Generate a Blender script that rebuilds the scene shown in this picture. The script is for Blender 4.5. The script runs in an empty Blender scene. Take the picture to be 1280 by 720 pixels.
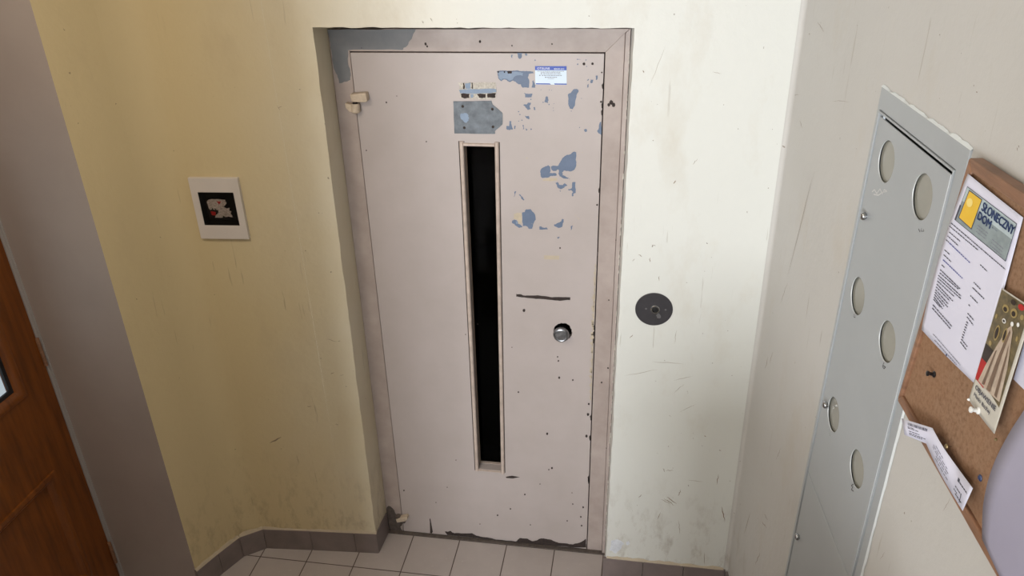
import bpy, bmesh, math, random
from mathutils import Vector, Matrix
from mathutils.geometry import tessellate_polygon
random.seed(7)
SC = bpy.context.scene
COL = SC.collection

# ------------------------------------------------------------------ camera
CAM_YAW, CAM_PITCH, CAM_ROLL, CAM_F = -0.170629909, 0.482126019, -0.027851356, 992.549138
CAM_POS = Vector((0.904342558, -2.404326723, 2.481300256))
_f = Vector((math.sin(CAM_YAW) * math.cos(CAM_PITCH), math.cos(CAM_YAW) * math.cos(CAM_PITCH), -math.sin(CAM_PITCH)))
_r = Vector((math.cos(CAM_YAW), -math.sin(CAM_YAW), 0.0))
_u = _r.cross(_f)
CR = math.cos(CAM_ROLL) * _r + math.sin(CAM_ROLL) * _u
CU = -math.sin(CAM_ROLL) * _r + math.cos(CAM_ROLL) * _u
CF = _f
cd = bpy.data.cameras.new('camera')
cam = bpy.data.objects.new('camera', cd)
COL.objects.link(cam)
cd.sensor_width = 36.0
cd.lens = CAM_F / 1280.0 * 36.0
cd.clip_start = 0.01
M = Matrix((CR, CU, -CF)).transposed().to_4x4()
M.translation = CAM_POS
cam.matrix_world = M
SC.camera = cam

# ------------------------------------------------------------------ world, lights, exposure
SC.view_settings.view_transform = 'Standard'
SC.view_settings.look = 'None'
SC.view_settings.gamma = 1.0
SC.view_settings.use_curve_mapping = False
SC.view_settings.exposure = 0.30
SC.cycles.use_denoising = True
SC.cycles.max_bounces = 8
world = bpy.data.worlds.new('overcast_sky')
SC.world = world
world.use_nodes = True
bg = world.node_tree.nodes['Background']
bg.inputs[0].default_value = (0.86, 0.93, 1.0, 1)
bg.inputs[1].default_value = 0.55


def area_light(name, loc, target, sx, sy, power, color):
    l = bpy.data.lights.new(name, 'AREA')
    l.shape = 'RECTANGLE'
    l.size, l.size_y = sx, sy
    l.energy = power
    l.color = color
    o = bpy.data.objects.new(name, l)
    COL.objects.link(o)
    o.location = loc
    d = Vector(target) - Vector(loc)
    o.rotation_euler = d.to_track_quat('-Z', 'Y').to_euler()
    return o


# daylight coming in through the stair window in the left side wall, behind the photographer
DAY = (0.95, 0.98, 1.0)
area_light('side_window_daylight', (-1.20, -4.45, 1.87), (0.0, -4.45, 1.87), 1.25, 1.45, 45, DAY)
area_light('back_window_daylight', (-0.35, -5.46, 1.85), (-0.35, 0, 1.85), 1.0, 1.45, 158, DAY)
# weak warm fill light, added overhead to brighten the left side
area_light('warm_fill_light', (-0.35, -1.45, 2.93), (-0.35, -1.45, 0), 0.3, 0.3, 11, (1.0, 0.87, 0.72))


# ------------------------------------------------------------------ coordinate helpers
def ray(px):
    return CF + CR * ((px[0] - 640) / CAM_F) - CU * ((px[1] - 360) / CAM_F)


def hit(px, n, d):
    v = ray(px)
    n = Vector(n)
    return CAM_POS + v * ((d - n.dot(CAM_POS)) / n.dot(v))


def D(px, y=0.0):                       # photograph pixel -> point on the lift door plane
    return hit(px, (0, 1, 0), y)


RP0 = Vector((1.3152, -0.125, 0.0))     # foot of the corner between front wall and right wall
RS = Vector((0.08124, -0.99670, 0.0))   # along the right wall, towards the viewer
RN = Vector((-0.99670, -0.08124, 0.0))  # right wall's normal, into the room


def R(s, z, w=0.0):
    return RP0 + RS * s + RN * w + Vector((0, 0, z))


def RX(px, w=0.0):                      # pixel -> (s, z) on the right wall at distance w off it
    q = hit(px, RN, RN.dot(RP0) + w) - RP0
    return (q.dot(RS), q.z)


def RW(px, w=0.0):
    s, z = RX(px, w)
    return R(s, z, w)


XD = -1.068                             # plane of the wooden entrance door


def L(y, z, w=0.0):
    return Vector((XD + w, y, z))


def lin(c):
    out = []
    for v in c:
        v = v / 255.0
        out.append(v / 12.92 if v <= 0.04045 else ((v + 0.055) / 1.055) ** 2.4)
    return tuple(out) + (1.0,)


# ------------------------------------------------------------------ materials
def new_mat(name, rgb, rough=0.6, metal=0.0, spec=0.5):
    m = bpy.data.materials.new(name)
    m.use_nodes = True
    b = m.node_tree.nodes['Principled BSDF']
    b.inputs['Base Color'].default_value = lin(rgb)
    b.inputs['Roughness'].default_value = rough
    b.inputs['Metallic'].default_value = metal
    b.inputs['Specular IOR Level'].default_value = spec
    return m


def N(m, t, **kw):
    n = m.node_tree.nodes.new(t)
    for k, v in kw.items():
        setattr(n, k, v)
    return n


def LK(m, a, b):
    m.node_tree.links.new(a, b)


def coords(m, scale=(1, 1, 1), loc=(0, 0, 0)):
    g = N(m, 'ShaderNodeNewGeometry')
    mp = N(m, 'ShaderNodeMapping')
    mp.inputs['Scale'].default_value = scale
    mp.inputs['Location'].default_value = loc
    LK(m, g.outputs['Position'], mp.inputs['Vector'])
    return mp.outputs['Vector']


def noise(m, vec, scale, detail=4, rough=0.6):
    n = N(m, 'ShaderNodeTexNoise')
    n.inputs['Scale'].default_value = scale
    n.inputs['Detail'].default_value = detail
    n.inputs['Roughness'].default_value = rough
    LK(m, vec, n.inputs['Vector'])
    return n.outputs['Fac']


def ramp(m, fac, stops):
    r = N(m, 'ShaderNodeValToRGB')
    e = r.color_ramp.elements
    while len(e) > 1:
        e.remove(e[-1])
    e[0].position, e[0].color = stops[0]
    for p, c in stops[1:]:
        x = e.new(p)
        x.color = c
    LK(m, fac, r.inputs['Fac'])
    return r.outputs['Color']


def mix(m, fac, a, b, mode='MIX'):
    x = N(m, 'ShaderNodeMix', data_type='RGBA', blend_type=mode)
    for sock, v in ((x.inputs[0], fac), (x.inputs[6], a), (x.inputs[7], b)):
        if hasattr(v, 'is_linked'):
            LK(m, v, sock)
        else:
            sock.default_value = v
    return x.outputs[2]


def base(m, col):
    LK(m, col, m.node_tree.nodes['Principled BSDF'].inputs['Base Color'])


def bump(m, h, strength=0.2, dist=0.002):
    b = N(m, 'ShaderNodeBump')
    b.inputs['Strength'].default_value = strength
    b.inputs['Distance'].default_value = dist
    LK(m, h, b.inputs['Height'])
    LK(m, b.outputs['Normal'], m.node_tree.nodes['Principled BSDF'].inputs['Normal'])


W1 = (1, 1, 1, 1)
K0 = (0, 0, 0, 1)


def mottled(name, rgb, rgb2, scale=6, rough=0.6, bumps=0.15, bscale=60, metal=0.0, stretch=(1, 1, 1), spec=0.5):
    m = new_mat(name, rgb, rough, metal, spec)
    v = coords(m, stretch)
    f = noise(m, v, scale, 5)
    base(m, ramp(m, f, [(0.35, lin(rgb)), (0.7, lin(rgb2))]))
    if bumps:
        bump(m, noise(m, v, bscale, 3), bumps, 0.002)
    return m


def plaster(name, rgb_a, rgb_b, blend=None):
    """old oil-painted plaster; blend=(x0,x1): rgb_a fades into rgb_b along x"""
    m = new_mat(name, rgb_a, 0.5, 0, 0.35)
    v = coords(m)
    if blend:
        sep = N(m, 'ShaderNodeSeparateXYZ')
        LK(m, v, sep.inputs[0])
        mr = N(m, 'ShaderNodeMapRange')
        mr.inputs[1].default_value, mr.inputs[2].default_value = blend
        mr.interpolation_type = 'SMOOTHSTEP'
        ad = N(m, 'ShaderNodeMath', operation='MULTIPLY_ADD')
        LK(m, noise(m, v, 2.2, 3), ad.inputs[0])
        ad.inputs[1].default_value = 0.35
        LK(m, sep.outputs[0], ad.inputs[2])
        LK(m, ad.outputs[0], mr.inputs[0])
        col = mix(m, mr.outputs[0], lin(rgb_a), lin(rgb_b))
    else:
        col = mix(m, noise(m, v, 2.0, 3), lin(rgb_a), lin(rgb_b))
    # faint stains
    st = ramp(m, noise(m, coords(m, (1, 1, 0.5)), 5.5, 6, 0.65), [(0.55, K0), (0.85, (0.35, 0.35, 0.35, 1))])
    col = mix(m, st, col, lin((176, 158, 128)))
    # thin vertical scuffs and scratches
    sc = ramp(m, noise(m, coords(m, (70, 70, 5.0)), 1.0, 3, 0.55), [(0.68, K0), (0.71, (0.35, 0.35, 0.35, 1))])
    msk = ramp(m, noise(m, v, 2.6, 2), [(0.47, K0), (0.62, W1)])
    fac = mix(m, 1.0, sc, msk, 'MULTIPLY')
    col = mix(m, fac, col, lin((128, 112, 92)))
    # small specks of missing paint
    sp = ramp(m, noise(m, v, 60, 2, 0.5), [(0.765, K0), (0.78, (0.7, 0.7, 0.7, 1))])
    col = mix(m, sp, col, lin((110, 95, 80)))
    # scuffed dirty zone low on the wall (mop water and shoe marks)
    sepz = N(m, 'ShaderNodeSeparateXYZ')
    LK(m, v, sepz.inputs[0])
    mz = N(m, 'ShaderNodeMapRange')
    mz.inputs[1].default_value, mz.inputs[2].default_value = 0.55, 0.1
    LK(m, sepz.outputs[2], mz.inputs[0])
    dn = ramp(m, noise(m, coords(m, (1.6, 1.6, 0.7)), 14, 6, 0.7), [(0.5, K0), (0.7, (0.5, 0.5, 0.5, 1))])
    fz = mix(m, 1.0, dn, mz.outputs[0], 'MULTIPLY')
    col = mix(m, fz, col, lin((126, 108, 84)))
    base(m, col)
    h1 = noise(m, v, 9, 4)
    h2 = noise(m, v, 55, 3)
    hm = N(m, 'ShaderNodeMath', operation='MULTIPLY_ADD')
    LK(m, h1, hm.inputs[0])
    hm.inputs[1].default_value = 2.4
    LK(m, h2, hm.inputs[2])
    bump(m, hm.outputs[0], 0.35, 0.0022)
    return m


YEL = (203, 186, 147)
CRM = (216, 217, 213)
MT = {}
MT['plaster_front'] = plaster('cream_oil_paint_front', YEL, CRM, (-0.35, 0.75))  # fade from yellow paint to cream also paints in warm bounced light
MT['plaster_left'] = plaster('yellow_oil_paint', YEL, (196, 176, 132))
MT['plaster_right'] = plaster('cream_oil_paint_right', (198, 196, 194), (186, 183, 179))
MT['plaster_back'] = mottled('off_white_wall_paint', (196, 192, 184), (186, 182, 174), 3, 0.7)
MT['grey_wall'] = mottled('grey_oil_paint', (166, 155, 150), (158, 147, 142), 3, 0.5, 0.2, 30)
MT['wall_scuff'] = mottled('dark_wall_scuff', (120, 104, 88), (150, 132, 112), 80, 0.7, 0)
MT['bare_white'] = mottled('bare_white_filler', (222, 226, 234), (200, 204, 212), 60, 0.8, 0.2)
MT['ceiling'] = mottled('white_distemper', (222, 216, 202), (212, 206, 192), 3, 0.9)
MT['ragged_plaster'] = mottled('bare_plaster_edge', (206, 200, 186), (150, 142, 130), 60, 0.9)
MT['door_paint'] = mottled('pinkish_beige_oil_paint', (180, 170, 168), (173, 163, 160), 5, 0.42, 0.12, 14)
MT['frame_paint'] = mottled('brownish_pink_frame_paint', (174, 161, 156), (156, 142, 136), 9, 0.45, 0.2, 30)
MT['primer'] = mottled('blue_grey_old_paint', (98, 113, 139), (90, 105, 130), 40, 0.5, 0.1, 80)
MT['primer_light'] = mottled('light_blue_old_paint', (130, 148, 172), (116, 134, 158), 40, 0.5, 0.1)
MT['grey_coat'] = mottled('grey_undercoat', (116, 117, 120), (104, 107, 112), 20, 0.5, 0.2)
MT['rust'] = mottled('dark_rust', (58, 46, 42), (34, 28, 28), 90, 0.8, 0.3)
MT['grime'] = mottled('greasy_grime', (78, 70, 66), (100, 90, 84), 60, 0.8, 0.3)
MT['residue'] = mottled('glue_residue', (188, 174, 152), (178, 166, 148), 60, 0.6, 0.1)
MT['cream_residue'] = mottled('cream_label_residue', (204, 199, 190), (156, 148, 140), 150, 0.7, 0.2)
MT['zinc'] = mottled('scratched_grey_plate', (78, 85, 93), (112, 120, 130), 34, 0.45, 0.2, 90, 0.0)
MT['bead'] = mottled('beige_bead_paint', (196, 180, 170), (170, 155, 146), 30, 0.4, 0.1)
MT['black'] = new_mat('black_paint', (14, 14, 15), 0.5)
MT['dark_hole'] = new_mat('hole_darkness', (10, 9, 9), 0.9, 0, 0.1)  # near-black in place of the shade inside the knob hole
MT['shaft'] = mottled('shaft_darkness', (16, 16, 17), (10, 10, 11), 8, 0.9, 0, spec=0.1)  # near-black colour stands in for the unlit shaft interior
MT['shaft_metal'] = new_mat('dull_shaft_metal', (150, 150, 152), 0.4, 0.3)
MT['chrome'] = new_mat('worn_chrome', (176, 178, 182), 0.22, 1.0)
MT['steel'] = mottled('dull_steel', (150, 152, 156), (122, 124, 128), 90, 0.32, 0.1, 120, 0.9)
MT['button_plate'] = mottled('dark_grey_plastic', (52, 50, 54), (60, 58, 62), 30, 0.4, 0.05)
MT['alu'] = new_mat('grey_aluminium', (176, 172, 172), 0.4, 0.15)
MT['screw'] = new_mat('small_screw', (120, 120, 122), 0.4, 0.6)
MT['white_plastic'] = mottled('off_white_plastic', (206, 198, 192), (200, 192, 186), 8, 0.4, 0)
MT['hinge'] = mottled('painted_hinge', (200, 184, 164), (176, 160, 142), 60, 0.5, 0.2)
MT['torn'] = mottled('torn_silver_paper', (214, 206, 202), (140, 132, 128), 220, 0.5, 0.4, 200)
MT['red'] = new_mat('red_print', (176, 34, 34), 0.5)
MT['cabinet'] = mottled('grey_powder_coat', (163, 167, 171), (158, 162, 166), 4, 0.38, 0.02, 400)
MT['pane'] = mottled('smoky_plastic_pane', (148, 146, 136), (136, 134, 126), 6, 0.18, 0)
MT['cut_edge'] = new_mat('bare_cut_edge', (216, 220, 222), 0.35, 0.2)
MT['scribble'] = new_mat('pen_scribble', (70, 68, 70), 0.6)
MT['silver_scribble'] = new_mat('scratched_silver', (205, 205, 205), 0.3, 0.4)
MT['white'] = new_mat('white_print', (236, 240, 246), 0.5)
MT['pale_blue'] = new_mat('pale_blue_sticker', (206, 222, 238), 0.4)
MT['blue_print'] = new_mat('blue_print', (4, 58, 165), 0.4)
MT['navy'] = new_mat('navy_print', (40, 60, 104), 0.5)
MT['ink'] = new_mat('grey_ink', (70, 70, 86), 0.6)
MT['ink_soft'] = new_mat('faded_ink', (124, 124, 140), 0.6)
MT['link'] = new_mat('blue_ink', (84, 88, 156), 0.6)
MT['paper'] = mottled('white_paper', (214, 214, 232), (208, 208, 227), 5, 0.55, 0.05)
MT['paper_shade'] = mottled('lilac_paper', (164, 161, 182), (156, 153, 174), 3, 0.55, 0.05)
MT['header'] = mottled('grey_green_photo_print', (168, 182, 188), (182, 196, 202), 30, 0.5, 0)
MT['header_dark'] = mottled('grey_photo_print', (132, 144, 148), (148, 160, 164), 60, 0.5, 0)
MT['sun_yellow'] = mottled('yellow_print', (222, 178, 52), (226, 190, 70), 20, 0.5, 0)
MT['sun_light'] = new_mat('pale_yellow_print', (236, 214, 130), 0.5)
MT['cork_paint'] = None
MT['brown_wood'] = mottled('brown_frame_wood', (146, 108, 84), (118, 86, 66), 14, 0.45, 0.15, 60, 0, (1, 1, 6))
MT['olive'] = mottled('dark_ornate_print', (86, 78, 58), (122, 108, 76), 90, 0.3, 0)
MT['olive_dark'] = mottled('dark_brown_print', (52, 40, 30), (38, 30, 26), 60, 0.3, 0)
MT['robe'] = mottled('pale_robe_print', (176, 158, 142), (196, 180, 164), 60, 0.3, 0)
MT['robe_fold'] = mottled('brown_fold_print', (124, 102, 84), (104, 84, 70), 60, 0.3, 0)
MT['gold'] = new_mat('gold_print', (158, 138, 88), 0.3)
MT['card_white'] = mottled('cream_card', (204, 200, 190), (190, 186, 178), 12, 0.3, 0)
MT['pin_white'] = new_mat('white_pin_plastic', (232, 232, 232), 0.25)
MT['pin_black'] = new_mat('black_pin_plastic', (24, 24, 28), 0.3)
MT['pin_blue'] = new_mat('blue_pin_plastic', (56, 70, 110), 0.3)
MT['brass'] = new_mat('brass_pin', (140, 122, 88), 0.35, 0.7)
MT['rubber'] = new_mat('black_gasket', (16, 16, 18), 0.5)


def cork_mat():
    m = new_mat('cork', (160, 124, 96), 0.85, 0, 0.2)
    v = coords(m)
    c = ramp(m, noise(m, v, 140, 4, 0.7), [(0.35, lin((104, 81, 64))), (0.5, lin((134, 109, 90))), (0.72, lin((150, 125, 106)))])
    c = mix(m, noise(m, v, 7, 3), c, lin((150, 112, 84)))
    base(m, c)
    bump(m, noise(m, v, 200, 3), 0.4, 0.001)
    return m


MT['cork'] = cork_mat()


def wood_mat():
    m = new_mat('varnished_oak', (150, 86, 34), 0.28, 0, 0.5)
    v = coords(m, (1, 14, 1.2))
    n1 = noise(m, v, 3.5, 6, 0.6)
    c = ramp(m, n1, [(0.3, lin((92, 48, 10))), (0.5, lin((118, 64, 16))), (0.75, lin((134, 76, 24)))])
    base(m, c)
    bump(m, n1, 0.1, 0.001)
    return m


MT['wood'] = wood_mat()


def tile_mat(name, use_brick=True):
    m = new_mat(name, (140, 128, 124), 0.5, 0, 0.4)
    v = coords(m, (1, 1, 1), (-0.04, 0.213, 0))
    c = ramp(m, noise(m, v, 4, 5), [(0.3, lin((168, 159, 156))), (0.7, lin((180, 171, 168)))])
    sp = ramp(m, noise(m, v, 70, 4, 0.7), [(0.62, K0), (0.75, (0.7, 0.7, 0.7, 1))])
    c = mix(m, sp, c, lin((200, 192, 190)))
    if use_brick:
        b = N(m, 'ShaderNodeTexBrick')
        b.offset = 0.0
        b.squash = 1.0
        b.inputs['Scale'].default_value = 1.0
        b.inputs['Brick Width'].default_value = 0.2
        b.inputs['Row Height'].default_value = 0.2
        b.inputs['Mortar Size'].default_value = 0.0022
        b.inputs['Mortar Smooth'].default_value = 0.2
        b.inputs['Bias'].default_value = 0.0
        LK(m, v, b.inputs['Vector'])
        c = mix(m, b.outputs['Fac'], c, lin((84, 72, 66)))
        inv = N(m, 'ShaderNodeMath', operation='SUBTRACT')
        inv.inputs[0].default_value = 1.0
        LK(m, b.outputs['Fac'], inv.inputs[1])
        bump(m, inv.outputs[0], 0.6, 0.002)
    base(m, c)
    return m


MT['floor_tile'] = tile_mat('grey_floor_tile')
MT['base_tile'] = mottled('grey_skirting_tile', (128, 116, 114), (112, 102, 100), 9, 0.4, 0.1)


def glass_mat(name, tint, refl=0.08):
    m = bpy.data.materials.new(name)
    m.use_nodes = True
    nt = m.node_tree
    nt.nodes.clear()
    o = nt.nodes.new('ShaderNodeOutputMaterial')
    a = nt.nodes.new('ShaderNodeBsdfTransparent')
    a.inputs[0].default_value = tint
    g = nt.nodes.new('ShaderNodeBsdfGlossy')
    g.inputs['Roughness'].default_value = 0.05
    mx = nt.nodes.new('ShaderNodeMixShader')
    mx.inputs[0].default_value = refl
    nt.links.new(a.outputs[0], mx.inputs[1])
    nt.links.new(g.outputs[0], mx.inputs[2])
    nt.links.new(mx.outputs[0], o.inputs[0])
    return m


MT['dark_glass'] = glass_mat('dark_lift_glass', (0.16, 0.16, 0.17, 1), 0.004)
MT['clear_glass'] = glass_mat('clear_glass', (0.92, 0.95, 0.95, 1), 0.06)
MT['clear_plastic'] = glass_mat('clear_lid', (0.86, 0.84, 0.82, 1), 0.01)

# ------------------------------------------------------------------ mesh builder
ORG = {}


class MB:
    def __init__(s):
        s.v, s.f, s.mi = [], [], []

    def face(s, pts, mat=0):
        i = len(s.v)
        s.v += [Vector(p) for p in pts]
        s.f.append(tuple(range(i, i + len(pts))))
        s.mi.append(mat)

    def grid(s, fn, nu, nv, mat=0):
        i = len(s.v)
        for a in range(nu + 1):
            for b in range(nv + 1):
                s.v.append(Vector(fn(a / nu, b / nv)))
        for a in range(nu):
            for b in range(nv):
                k = i + a * (nv + 1) + b
                s.f.append((k, k + 1, k + nv + 2, k + nv + 1))
                s.mi.append(mat)

    def prism(s, fn, loop, w0, w1, holes=(), mat=0, side_mat=None):
        """polygon loop (u,v) with holes, solid between w0 and w1; fn(u,v,w)->world"""
        loops = [list(loop)] + [list(h) for h in holes]
        flat = [p for l in loops for p in l]
        tris = tessellate_polygon([[Vector((p[0], p[1], 0)) for p in l] for l in loops])
        i = len(s.v)
        n = len(flat)
        s.v += [Vector(fn(p[0], p[1], w0)) for p in flat] + [Vector(fn(p[0], p[1], w1)) for p in flat]
        for t in tris:
            s.f.append(tuple(i + k for k in t)); s.mi.append(mat)
            s.f.append(tuple(i + n + k for k in reversed(t))); s.mi.append(mat)
        o = 0
        for l in loops:
            m = len(l)
            for k in range(m):
                a, b = i + o + k, i + o + (k + 1) % m
                s.f.append((a, b, b + n, a + n))
                s.mi.append(mat if side_mat is None else side_mat)
            o += m

    def flat(s, fn, loop, w, mat=0, holes=()):
        loops = [list(loop)] + [list(h) for h in holes]
        tris = tessellate_polygon([[Vector((p[0], p[1], 0)) for p in l] for l in loops])
        i = len(s.v)
        s.v += [Vector(fn(p[0], p[1], w)) for l in loops for p in l]
        for t in tris:
            s.f.append(tuple(i + k for k in t)); s.mi.append(mat)

    def box(s, a, b, mat=0):
        s.prism(lambda u, v, w: (u, v, w), [(a[0], a[1]), (b[0], a[1]), (b[0], b[1]), (a[0], b[1])], a[2], b[2], mat=mat)

    def lathe(s, o, axis, prof, n=28, mat=0, caps=True):
        """prof: (radius, height along axis)"""
        o, axis = Vector(o), Vector(axis).normalized()
        t = Vector((0, 0, 1)) if abs(axis.z) < 0.9 else Vector((1, 0, 0))
        e1 = axis.cross(t).normalized()
        e2 = axis.cross(e1)
        i = len(s.v)
        for r, h in prof:
            for k in range(n):
                a = 2 * math.pi * k / n
                s.v.append(o + axis * h + (e1 * math.cos(a) + e2 * math.sin(a)) * r)
        for j in range(len(prof) - 1):
            for k in range(n):
                a = i + j * n + k
                b = i + j * n + (k + 1) % n
                s.f.append((a, b, b + n, a + n)); s.mi.append(mat)
        if caps:
            s.f.append(tuple(range(i, i + n))); s.mi.append(mat)
            e = i + (len(prof) - 1) * n
            s.f.append(tuple(reversed(range(e, e + n)))); s.mi.append(mat)

    def build(s, name, mats, parent=None, origin=None, smooth=None, bevel=0.0, double=True):
        if not isinstance(mats, (list, tuple)):
            mats = [mats]
        if origin is None:
            origin = ORG[parent.name] if parent else Vector((0, 0, 0))
        origin = Vector(origin)
        me = bpy.data.meshes.new(name)
        me.from_pydata([v - origin for v in s.v], [], s.f)
        for m in mats:
            me.materials.append(MT[m] if isinstance(m, str) else m)
        me.polygons.foreach_set('material_index', s.mi)
        bm = bmesh.new()
        bm.from_mesh(me)
        bmesh.ops.remove_doubles(bm, verts=bm.verts, dist=1e-6)
        bmesh.ops.recalc_face_normals(bm, faces=bm.faces)
        bm.to_mesh(me)
        bm.free()
        if smooth:
            for p in me.polygons:
                p.use_smooth = True
            me.set_sharp_from_angle(angle=math.radians(smooth))
        o = bpy.data.objects.new(name, me)
        COL.objects.link(o)
        if parent:
            o.parent = parent
            o.location = origin - ORG[parent.name]
        else:
            o.location = origin
        ORG[o.name] = origin
        if bevel:
            b = o.modifiers.new('edge', 'BEVEL')
            b.width = bevel
            b.segments = 2
            b.limit_method = 'ANGLE'
            b.angle_limit = math.radians(35)
        return o


def thing(name, loc, label, cat, group=None):
    o = bpy.data.objects.new(name, None)
    COL.objects.link(o)
    o.empty_display_size = 0.05
    o.location = loc
    ORG[o.name] = Vector(loc)
    tag(o, label, cat, group)
    return o


def tag(o, label=None, cat=None, group=None, kind=None):
    if label: o['label'] = label
    if cat: o['category'] = cat
    if group: o['group'] = group
    if kind: o['kind'] = kind
    return o


def struct(o, label=None):
    o['kind'] = 'structure'
    if label: o['label'] = label
    return o


def jag(loop, amp, depth=2, rnd=random):
    """roughen a closed polygon's outline"""
    for _ in range(depth):
        out = []
        n = len(loop)
        for i in range(n):
            a, b = loop[i], loop[(i + 1) % n]
            dx, dy = b[0] - a[0], b[1] - a[1]
            ln = math.hypot(dx, dy)
            k = (rnd.random() - 0.5) * min(amp, ln * 0.45)
            out += [a, ((a[0] + b[0]) / 2 - dy / (ln + 1e-9) * k, (a[1] + b[1]) / 2 + dx / (ln + 1e-9) * k)]
        loop = out
        amp *= 0.55
    return loop


def circle(cx, cy, r, n=40, ry=None):
    ry = ry or r
    return [(cx + r * math.cos(2 * math.pi * k / n), cy + ry * math.sin(2 * math.pi * k / n)) for k in range(n)]


_font = {}


def text_mesh(txt):
    if txt in _font:
        return _font[txt]
    cu = bpy.data.curves.new('lettering', 'FONT')
    cu.body = txt
    cu.resolution_u = 3
    ob = bpy.data.objects.new('lettering', cu)
    COL.objects.link(ob)
    dg = bpy.context.evaluated_depsgraph_get()
    me = ob.evaluated_get(dg).to_mesh()
    vs = [(v.co.x, v.co.y) for v in me.vertices]
    fs = [tuple(p.vertices) for p in me.polygons]
    ob.evaluated_get(dg).to_mesh_clear()
    bpy.data.objects.remove(ob)
    bpy.data.curves.remove(cu)
    x0 = min(v[0] for v in vs); x1 = max(v[0] for v in vs)
    y0 = min(v[1] for v in vs); y1 = max(v[1] for v in vs)
    vs = [((v[0] - x0) / (x1 - x0), (y1 - v[1]) / (y1 - y0)) for v in vs]
    _font[txt] = (vs, fs)
    return vs, fs


def put_text(mb, txt, quad, mat=0, bold=0.0, at=None):
    """quad: world TL, TR, BR, BL"""
    vs, fs = text_mesh(txt)
    shifts = [(0, 0)] if not bold else [(-bold, 0), (0, 0), (bold, 0), (0, bold), (0, -bold)]
    for sx, sy in shifts:
        i = len(mb.v)
        for a, b in vs:
            a2, b2 = a + sx, b + sy * 3
            if at is not None:
                mb.v.append(at(a2, b2))
                continue
            top = quad[0].lerp(quad[1], a2)
            bot = quad[3].lerp(quad[2], a2)
            mb.v.append(top.lerp(bot, b2))
        for f in fs:
            mb.f.append(tuple(i + k for k in f)); mb.mi.append(mat)


# ================================================================== ROOM SHELL
HC = 3.0
YB = -5.4
mb = MB()
mb.box((-1.4, YB - 0.1, -0.1), (2.0, 0.75, 0.0))
struct(mb.build('floor', 'floor_tile'), 'grey square ceramic floor tiles with dark joints')

mb = MB()
mb.box((-1.4, YB - 0.1, HC), (2.0, 0.3, HC + 0.1))
struct(mb.build('ceiling', 'ceiling'), 'plain ceiling')

# plan of the plaster wall left of the lift, from the grey return to the recess edge
G1 = Vector((-0.722, -0.405))
plan = [(-0.722, -0.405), (-0.690, -0.325), (-0.655, -0.242)]
pb0, pb1, pb2 = Vector((-0.655, -0.242)), Vector((-0.615, -0.160)), Vector((-0.535, -0.156))
for k in range(1, 9):
    t = k / 8
    q = pb0 * (1 - t) ** 2 + pb1 * 2 * t * (1 - t) + pb2 * t * t
    plan.append((q.x, q.y))
plan += [(-0.45, -0.150), (-0.33, -0.141), (-0.20, -0.131), (-0.083, -0.122)]
ZREC = 2.095                                    # recess top
JL = lambda z: -0.083 + 0.025 * min(z, ZREC) / ZREC     # left jamb front edge
JR = lambda z: 0.853 + 0.019 * min(z, ZREC) / ZREC      # right jamb front edge
JLI = lambda z: -0.076 + 0.012 * z / ZREC               # inner edges at the frame
JRI = lambda z: 0.846 + 0.016 * z / ZREC
rj = random.Random(3)
NZ = 60
zs = [ZREC * k / NZ for k in range(NZ + 1)]
jl = [JL(z) + rj.uniform(-0.0014, 0.0014) for z in zs]
jr = [JR(z) + rj.uniform(-0.0014, 0.0014) for z in zs]
jl[-1], jr[-1] = JL(ZREC), JR(ZREC)
NX = 40
xs = [JL(ZREC) + (JR(ZREC) - JL(ZREC)) * k / NX for k in range(NX + 1)]
zt = [ZREC + (rj.uniform(-0.0016, 0.0016) if 0 < k < NX else 0) for k in range(NX + 1)]
YF = -0.125


def wall_ribbon(mb, pts, z0, z1, mat=0):
    for a, b in zip(pts[:-1], pts[1:]):
        mb.face([(a[0], a[1], z0), (b[0], b[1], z0), (b[0], b[1], z1), (a[0], a[1], z1)], mat)


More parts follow.
